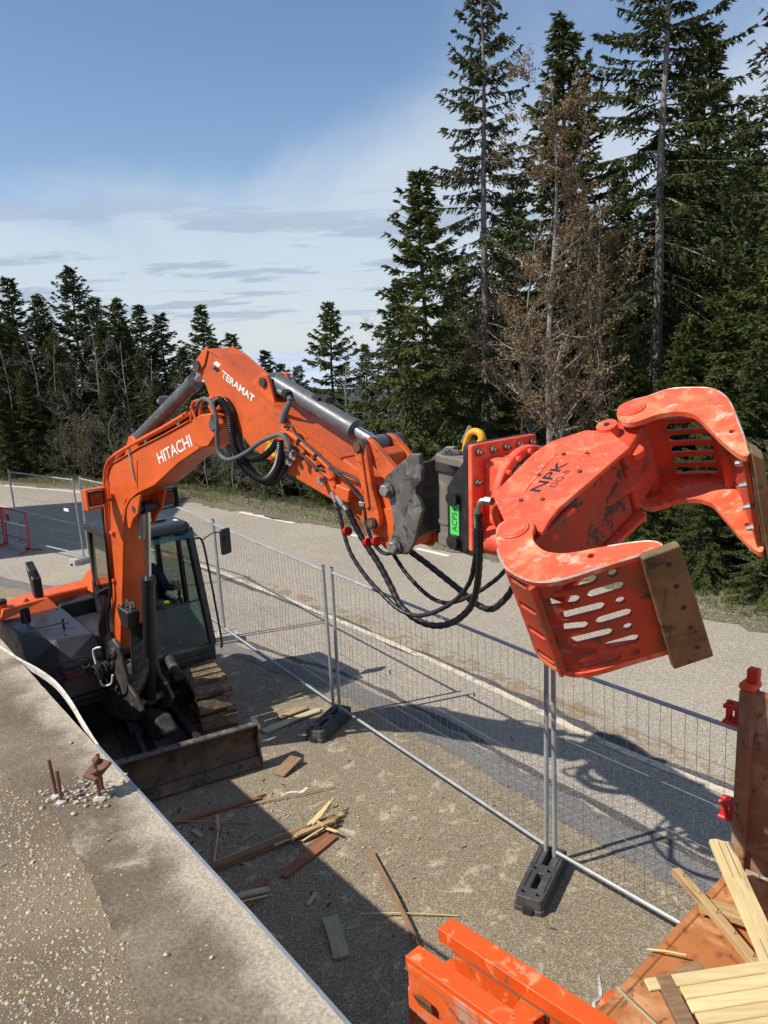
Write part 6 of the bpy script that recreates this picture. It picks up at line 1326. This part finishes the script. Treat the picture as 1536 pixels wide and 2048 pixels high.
NEEDLE_G = leaf_mat('grey_spruce_needles', (.062, .072, .032), (.100, .110, .050), (.15, .145, .075))
NEEDLE_F = leaf_mat('fir_needles', (.044, .066, .016), (.078, .106, .027), (.130, .150, .044))
DRYLEAF = leaf_mat('dry_beech_buds', (.150, .090, .044), (.205, .125, .060), (.130, .130, .045))
BRUSHLEAF = leaf_mat('brush_leaves', (.085, .080, .030), (.12, .095, .050), (.17, .14, .085))
GRASSM = leaf_mat('verge_grass', (.11, .15, .035), (.17, .20, .06), (.30, .26, .13), .35)
def bark(name, a, b_, sc=9):
    m, t, b = nodes(name); co = coords(t, False, (1, 1, .35)); col = mix(t, ramp(t, noise(t, co, sc, 8, .7, .5), .36, .62), a, b_)
    L_(t, col, b.inputs['Base Color']); b.inputs['Roughness'].default_value = .95; bump(t, b, noise(t, co, sc*2.2, 7, .7), .9, .03); return m
BARK = bark('spruce_bark', (.14, .12, .10), (.33, .295, .25)); BARK_G = bark('beech_bark', (.16, .145, .125), (.33, .31, .28), 6); BARK_D = bark('dark_bark', (.060, .048, .038), (.13, .105, .085))
def tris_from(pos, dirn, ln, wd, rg, nrep=2):
    """narrow needle sprays: nrep triangles per site"""
    V = []
    for k in range(nrep):
        rnd = rg.normal(size=pos.shape); s = np.cross(dirn, rnd); s /= np.linalg.norm(s, axis=1, keepdims=True)+1e-9
        d = dirn+rg.normal(0, .28, pos.shape); d /= np.linalg.norm(d, axis=1, keepdims=True)+1e-9
        l = (ln*rg.uniform(.7, 1.25, len(ln)))[:, None]; w = (wd*rg.uniform(.7, 1.2, len(ln)))[:, None]
        V.append(np.stack([pos-s*w-d*l*.2, pos+s*w-d*l*.2, pos+d*l], 1))
    V = np.concatenate(V).reshape(-1, 3); return V, np.arange(len(V)).reshape(-1, 3)
def conifer(seed, H, base, Rm, mat, barkm, tr=.14, density=1.0, droop=.35, gap=.0, shape=.85, lean=0.0, tw=1.0, name='spruce_tree', dead=True, flat=False, bald=None):
    rg = np.random.default_rng(seed); root = empty(name, (0, 0, 0)); wood = MB()
    N = 18; tp = [Vector((lean*(i/N)**1.5+.05*math.sin(i*.9+seed)*(i/N), .04*math.cos(i*.7+seed)*(i/N), H*i/N)) for i in range(N+1)]
    wood.tube(tp, [tr*(1-.93*(i/N)**.9)+.008 for i in range(N+1)], 9)
    trunk = wood.build('trunk', barkm, root, smooth=True)
    limbs = MB(); P, D, Ln, Wd = [], [], [], []
    z = base
    while z < H*.985:
        t = (z-base)/(H-base); 
        prof = (1-t)**shape if not flat else (1-t**3)*.9
        prof *= min(1, .55+t*3.0)
        nb = int(rg.integers(4, 7))
        a0 = rg.uniform(0, 6.28)
        for k in range(nb):
            if rg.random() < gap: continue
            if bald is not None and abs((a0+k*6.28/nb-bald+math.pi) % (2*math.pi)-math.pi) < .95 and rg.random() < .85: continue
            L = max(.16, Rm*prof*rg.uniform(.55, 1.18)); az = a0+k*6.28/nb+rg.uniform(-.35, .35)
            el = (-.30+.95*t**1.3+rg.uniform(-.15, .15)) if not flat else (.05+.35*t+rg.uniform(-.1, .15))
            org = np.array([lean*(z/H)**1.5, 0, z+rg.uniform(-.10, .10)]); hd = np.array([math.cos(az), math.sin(az), 0])
            s = np.linspace(0, 1, 7); up_ = L*(math.tan(el)*s-droop*(1-t*.8)*s**2+.22*s**4)
            ax_ = org+hd*(L*s)[:, None]+np.array([0, 0, 1.0])*up_[:, None]
            limbs.tube([Vector(p) for p in ax_], [max(.004, .017*L**.6*(1-.85*q_)) for q_ in s], 3, cap=False)
            nt_ = max(5, int(L/.070*density)); ss = np.sort(rg.uniform(.10, 1.0, nt_))
            cen = np.stack([np.interp(ss, s, ax_[:, i]) for i in range(3)], 1)
            tang = np.gradient(ax_, axis=0); tg = np.stack([np.interp(ss, s, tang[:, i]) for i in range(3)], 1); tg /= np.linalg.norm(tg, axis=1, keepdims=True)
            sd = np.where(np.arange(nt_) % 2 == 0, 1.0, -1.0)[:, None]*np.cross(tg, [0, 0, 1.0])
            td = tg*rg.uniform(.35, .9, (nt_, 1))+sd+np.array([0, 0, -1])*rg.uniform(.05, .75, (nt_, 1))*droop*2; td /= np.linalg.norm(td, axis=1, keepdims=True)
            tl = (.10+.30*L*.5*(1-ss)*rg.uniform(.5, 1.2, nt_)+.05)*tw
            for q_ in np.arange(.12, 1.02, .19):
                jit = rg.normal(0, .018, (nt_, 3)); pos = cen+td*(tl*q_)[:, None]+jit+np.array([0, 0, -1.0])*(tl*q_**2*.35)[:, None]
                P.append(pos); dd = td+np.array([0, 0, -.35*q_]); D.append(dd/np.linalg.norm(dd, axis=1, keepdims=True)); Ln.append(np.full(nt_, .125)); Wd.append(np.full(nt_, .034))
            P.append(cen); D.append(tg); Ln.append(np.full(nt_, .14)); Wd.append(np.full(nt_, .036))
        z += rg.uniform(.20, .36)*(1-.35*t)
    if dead:
        for k in range(int(base*5)):
            zz = rg.uniform(.9, base+.8); az = rg.uniform(0, 6.28); L = rg.uniform(.3, 1.3); o = np.array([0, 0, zz]); h_ = np.array([math.cos(az), math.sin(az), 0])
            limbs.tube([Vector(o), Vector(o+h_*L*.5+np.array([0, 0, -.05*L])), Vector(o+h_*L+np.array([0, 0, rg.uniform(-.35, .1)*L]))], [.012, .008, .003], 3, cap=False)
    limbs.build('branches', barkm, root, kind='stuff')
    V, F = tris_from(np.concatenate(P), np.concatenate(D), np.concatenate(Ln), np.concatenate(Wd), rg, 2)
    tag(npmesh('crown', V, F, mat, root), kind='stuff')
    return root
def broadleaf(seed, H, spread, mat, barkm, tr=.10, leaves=True, first=.25, name='beech_tree', nl=9, leafd=1.0, lsize=.03, depth=4):
    rg = np.random.default_rng(seed); root = empty(name, (0, 0, 0)); tk = MB(); lb = MB(); P, D = [], []
    N = 12; tp = [Vector((.18*math.sin(i*.6+seed)*(i/N), .15*math.cos(i*.5+seed)*(i/N), H*i/N)) for i in range(N+1)]
    tk.tube(tp, [tr*(1-.92*(i/N))+.006 for i in range(N+1)], 8)
    def branch(o, d, L, r, dep):
        n = 5; pts = [o]; dd = d.copy()
        for i in range(n):
            dd = dd+rg.normal(0, .16, 3)+np.array([0, 0, .10]); dd /= np.linalg.norm(dd); pts.append(pts[-1]+dd*L/n)
        lb.tube([Vector(p) for p in pts], [max(.0035, r*(1-.75*i/n)) for i in range(n+1)], 4 if r > .012 else 3, cap=False)
        if leaves and dep <= 2:
            m = max(3, int(L*26*leafd)); ii = rg.integers(1, n+1, m); pp = np.array(pts)[ii]+rg.normal(0, .07, (m, 3)); P.append(pp); D.append(rg.normal(size=(m, 3)))
        if dep > 1:
            for k in range(int(rg.integers(3, 6))):
                i = int(rg.integers(1, n+1)); nd = dd*.8+rg.normal(0, .62, 3); nd[2] += .15; nd /= np.linalg.norm(nd); branch(pts[i], nd, L*rg.uniform(.40, .68), r*.55, dep-1)
    for k in range(nl*2):
        f = first+(1-first)*(k+.5)/(nl*2)*.96; az = rg.uniform(0, 6.28); i = min(N-1, int(f*N)); o = np.array(tp[i].lerp(tp[i+1], f*N-i))
        d = np.array([math.cos(az), math.sin(az), rg.uniform(.15, .75)]); d /= np.linalg.norm(d); branch(o, d, spread*(1.05-f*.75)*rg.uniform(.7, 1.2), tr*.45*(1.1-f), depth-1)
    tk.build('trunk', barkm, root, smooth=True); lb.build('branches', barkm, root, kind='stuff')
    if leaves:
        p = np.concatenate(P); d = np.concatenate(D); d /= np.linalg.norm(d, axis=1, keepdims=True); V, F = tris_from(p, d, np.full(len(p), lsize*1.3), np.full(len(p), lsize*.5), rg, 1); tag(npmesh('crown', V, F, mat, root), kind='stuff')
    return root
def place(proto, x, y, s, rz, label, cat='tree', group=None, first=False, dz=0.0, sxy=None):
    o = proto if first else copy_tree(proto)
    o.location = (x, y, tz(x, y)-.1+dz); k = sxy or s; o.scale = (k, k, s); o.rotation_euler = (0, 0, rz); return tag(o, label, cat, group)
TALL = conifer(1, 19.0, 4.6, 2.7, NEEDLE_G, BARK, .20, .95, .55, .16, .60, .2, bald=-2.11)
TALL2 = conifer(4, 19.5, 8.0, 3.6, NEEDLE, BARK, .25, 1.0, .50, .16, .5, -.2, bald=2.6)
MID = conifer(7, 10.5, 2.4, 3.0, NEEDLE, BARK_D, .13, 1.15, .30, .08, .9)
DENSE = conifer(9, 13.0, .6, 3.2, NEEDLE, BARK_D, .16, 1.1, .42, .02, .85)
FIR = conifer(12, 11.0, 1.2, 2.7, NEEDLE_F, BARK_D, .14, 1.05, .18, .06, .8, name='fir_tree')
FLATF = conifer(15, 11.5, 2.8, 2.3, NEEDLE_F, BARK_D, .15, .95, .10, .22, .5, name='fir_tree', flat=True)
BEECH = broadleaf(21, 12.5, 2.9, DRYLEAF, BARK_G, .12, True, .16, 'beech_tree', 14, 1.8, .056, 4)
BARE = broadleaf(25, 8.5, 2.3, None, BARK_G, .075, False, .18, 'bare_tree', 9, 1.0, .03, 4)
SHRUB = broadleaf(29, 2.6, 1.5, BRUSHLEAF, BARK_G, .02, True, .03, 'shrub', 10, 1.6, .045, 4)
SHRUB_B = broadleaf(31, 2.9, 1.6, None, BARK_G, .022, False, .03, 'shrub', 9, 1, .03, 4)
TREES = [
    (TALL, 3.02, 22, 0.774, 'tallest grey green spruce standing left of the brown beech'),
    (TALL2, 6.93, 19.5, 0.767, 'tall spruce with a bare pale trunk behind the raised jaw'),
    (MID, 1.18, 19, 0.819, 'bushy bright green spruce left of the tall grey spruce'),
    (DENSE, 5.92, 25, 1.227, 'dense spruce rising behind the brown beech'),
    (BEECH, 3.96, 17.8, 0.810, 'brown budding beech with a forked pale trunk'),
    (DENSE, 9.38, 23, 1.164, 'dense spruce right behind the bare pale trunk'),
    (FIR, 8.18, 15.8, 0.950, 'green fir cut by the right picture edge'),
    (MID, 8.41, 17.5, 0.789, 'low green spruce at the right beside the raised jaw'),
    (DENSE, 9.19, 30, 1.102, 'dark spruce filling the gap between beech and pale trunk'),
    (DENSE, 10.52, 28, 1.089, 'dark spruce in the shade behind the pale trunk'),
    (MID, 4.78, 27, 1.116, 'half hidden spruce between the tall spruce and the beech'),
    (FIR, 2.83, 26, 0.806, 'small dark fir at the foot of the tall grey spruce'),
    (TALL, 12.02, 24, 0.913, 'tall spruce reaching in from the upper right corner'),
    (MID, -1.66, 29, 0.747, 'lone spruce standing left of the bushy bright one'),
    (FIR, -0.34, 24, 0.483, 'low spruce behind the arm cylinder'),
    (BEECH, 3.39, 22.5, 0.572, 'small brown sapling behind the lifting hook'),
    (BEECH, 5.42, 19.0, 0.647, 'small brown beech right of the forked beech'),
    (BARE, 3.81, 19.5, 0.890, 'straight bare trunk beside the forked beech'),
    (BARE, -0.83, 21.5, 0.548, 'bare twiggy tree behind the bucket cylinder'),
    (BARE, 0.20, 19.6, 0.607, 'bare twiggy tree under the bushy bright spruce'),
    (DENSE, 12.45, 27, 1.181, 'dark spruce between the pale trunk and the right edge'),
    (FIR, 8.39, 19, 0.664, 'dark young fir above the raised jaw'),
    (DENSE, 8.31, 32, 0.944, 'dark spruce deep behind the forked beech'),
    (FIR, 0.91, 30, 0.833, 'dark fir behind the bushy bright spruce'),
    (FIR, -15.86, 35, 0.812, 'narrow fir near the left picture edge with a thin leading tip'),
    (MID, -16.08, 33, 0.711, 'spruce cut by the left picture edge'),
    (FLATF, -13.52, 36, 0.855, 'flat topped fir standing highest in the left row'),
    (DENSE, -16.79, 40, 0.751, 'dense spruce between the narrow fir and the flat topped fir'),
    (MID, -13.30, 38, 0.890, 'spruce just right of the flat topped fir'),
    (DENSE, -13.18, 41, 0.801, 'thin pointed spruce right of the flat topped group'),
    (FIR, -11.20, 38, 0.832, 'rounded dark fir above the boom bend'),
    (FIR, -10.77, 40, 0.835, 'second rounded dark fir right of the first one above the boom'),
    (FIR, -7.84, 36, 0.792, 'broad pyramid fir left of the arm top'),
    (FIR, -7.31, 40, 0.799, 'fir showing just behind the arm top'),
    (FIR, -6.49, 46, 0.874, 'small distant fir over the arm edge'),
    (FIR, -4.84, 48, 0.827, 'smallest distant fir in the gap of sky'),
    (MID, -5.18, 42, 0.772, 'low distant spruce behind the arm'),
    (DENSE, -8.34, 34, 0.497, 'low dense spruce behind the arm cylinder barrel'),
    (DENSE, -13.40, 33, 0.492, 'low dense spruce at the far roadside'),
    (DENSE, -18.24, 38, 0.658, 'dark spruce at the back of the left edge'),
    (DENSE, -14.66, 32.5, 0.438, 'low dark spruce above the red barriers'),
    (DENSE, -11.73, 34, 0.529, 'dense dark spruce behind the tallest bare grey tree'),
    (DENSE, -9.50, 32, 0.458, 'low dense spruce beside the boom bend'),
    (MID, -6.30, 31, 0.486, 'low spruce behind the hose guard'),
    (BARE, -11.25, 31.5, 0.785, 'tallest bare grey tree in the left row'),
    (BARE, -12.69, 31, 0.647, 'bare grey tree near the far fence panel'),
    (BARE, -8.60, 30, 0.603, 'bare grey tree left of the boom top'),
    (BARE, -15.10, 32, 0.626, 'bare grey tree at the left picture edge'),
    (BARE, -7.49, 29, 0.489, 'bare tree behind the arm cylinder'),
    (BARE, -2.96, 27, 0.538, 'bare tree under the bucket cylinder'),
    (BARE, -5.05, 27, 0.414, 'bare tree under the hose loops'),
    (BARE, -9.98, 31, 0.673, 'bare grey tree between the two tallest bare ones'),
    (BARE, -13.98, 32, 0.686, 'thin bare tree behind the red barriers'),]
seen = set()
for i, (pr, x, y, s, lab) in enumerate(TREES):
    place(pr, x, y, s, i*1.37+.4, lab, sxy=s*(1.32 if i >= 24 and pr not in (BARE, FLATF) else 1.08 if i < 24 and pr is not BEECH else 1.0), group='trees beyond the road' if i < 24 else 'trees across the road on the left', first=pr.name not in seen); seen.add(pr.name)
random.seed(17)
for i in range(24):
    x = -27+i*1.05+random.uniform(-.4, .4); y = 42+random.uniform(0, 12)
    place(DENSE, x, y, random.uniform(.62, .78)*(1 if x < -8 else .80), i*.9, 'dark spruce deep in the wood behind the left row', group='dark spruces deep in the left wood')
for i in range(13):
    x = 3.0+i*1.0+random.uniform(-.4, .4); y = 30+random.uniform(0, 12)
    place(DENSE, x, y, random.uniform(.78, .98), i*1.1, 'dark spruce deep in the wood behind the right group', group='dark spruces deep in the right wood')
SG = 'shrubs along the far verge'
random.seed(9); done = [0, 0]
spots = []
for a, b in zip(FAR[3:15], FAR[4:16]):
    n_ = int(math.hypot(b[0]-a[0], b[1]-a[1])/1.05)
    for k in range(n_):
        t_ = (k+.5)/n_; d_ = Vector((b[0]-a[0], b[1]-a[1], 0)).normalized(); nn = Vector((-d_.y, d_.x, 0))
        for off in (1.9, 3.4):
            p = Vector((a[0]+(b[0]-a[0])*t_, a[1]+(b[1]-a[1])*t_, 0))+nn*(off+random.uniform(-.5, .7)); spots.append(p)
for i, p in enumerate(spots):
    if not (-.60 < p.x/p.y < .56): continue
    k = 0 if random.random() < .55 else 1; pr = (SHRUB, SHRUB_B)[k]
    lab = ('brownish leafy shrub in the thicket along the far side of the road', 'bare grey shrub in the thicket along the far side of the road')[k]
    place(pr, p.x, p.y, random.uniform(.55, 1.0), random.uniform(0, 6.3), lab, 'shrub', (SG+', leafy', SG+', bare')[k], first=not done[k]); done[k] = 1
for i, (px, Y, s) in enumerate(((20, 31.0, .30), (75, 31.5, .34), (150, 31.2, .36), (235, 30.5, .34), (330, 29, .32), (400, 28, .30), (1480, 13.9, .22), (1520, 14.4, .36), (1180, 17.4, .26), (1270, 17.6, .38), (1380, 16.6, .42), (1460, 16.4, .46), (545, 24.5, .26), (470, 26.5, .28), (640, 23.2, .22), (760, 20.8, .24), (905, 19.5, .22), (1230, 16.6, .25), (1330, 15.6, .30), (1440, 14.8, .32), (1020, 19.8, .30), (1130, 20.8, .36), (1290, 19, .36), (1400, 19, .38))):
    place(DENSE, (px-768)/1540*Y, Y, s, i*2.1, 'young spruce in the undergrowth beyond the verge', group='young spruces in the undergrowth', sxy=s*1.25)
for i, (x, y, s) in enumerate(((6.45, 12.3, .24), (7.1, 11.4, .30), (7.75, 10.45, .26), (8.35, 9.55, .32), (9.1, 8.5, .30), (5.75, 13.4, .22), (5.0, 14.5, .20), (7.9, 11.9, .40), (8.7, 10.9, .44), (9.6, 9.8, .46))):
    place(DENSE, x, y, s, i*1.7, 'young spruce crowding the verge behind the grapple', group='young spruces crowding the near verge', sxy=s*1.3)
# grass on the verge
rg = np.random.default_rng(5); V = []
pts = resample([Vector((*p, 0)) for p in FAR[3:16]], .5); cnt = 0
P = []
for i, p in enumerate(pts[:-1]):
    t_ = (pts[i+1]-p).normalized(); nn = Vector((-t_.y, t_.x, 0)); dens = 60+120*max(0, math.sin(i*.37+1.0))
    for k in range(int(dens)):
        o = rg.uniform(.15, 1.7)**1.0; q_ = p+t_*rg.uniform(0, .5)+nn*o; P.append((q_.x, q_.y, .01+(.0 if o < 1.0 else .1*min(o-1, .7))))
P = np.array(P); d = np.stack([rg.normal(0, .45, len(P)), rg.normal(0, .45, len(P)), np.ones(len(P))], 1); d /= np.linalg.norm(d, axis=1, keepdims=True)
V, F = tris_from(P, d, rg.uniform(.05, .17, len(P)), np.full(len(P), .008), rg, 3)
tag(npmesh('verge_grass', V, F, GRASSM), 'tufts of fresh and dry grass along the far verge', 'grass', None, 'stuff')

# ================================================================== chalet outside the left of the frame: its shadow lies over the road end
CHW = paint('chalet_boards', (.16, .085, .04), (.22, .12, .06), 5, .45, .65, None, rough=.8, bmp=.3)
CHR = paint('chalet_roof', (.10, .085, .075), (.14, .12, .10), 4, .45, .65, None, rough=.85, bmp=.3)
hs = empty('chalet', (-17.6, 18.7, 0), R(4), 'dark timber chalet with a pitched roof left of the road', 'house'); HM = ROOTS[hs.name]
hfr = lambda a, b, z: HM @ Vector((a, b, z))
MB().prism([(-4.0, 0), (4.0, 0), (4.0, 8.6), (0, 11.0), (-4.0, 8.6)], -2.6, 2.6, lambda a, z, b: hfr(a, b, z)).build('wall', CHW, hs)
for s in (-1, 1): MB().prism([(s*4.3, 8.45), (0, 11.06), (0, 11.26), (s*4.3, 8.65)], -3.2, 3.2, lambda a, z, b: hfr(a, b, z)).build('roof', CHR, hs)
for b in (-1.3, 1.3):
    for z in (1.7, 4.4, 7.0): MB().box((4.03, b, z), (.08, 1.0, 1.2), hfr).build('window', GLASS, hs)
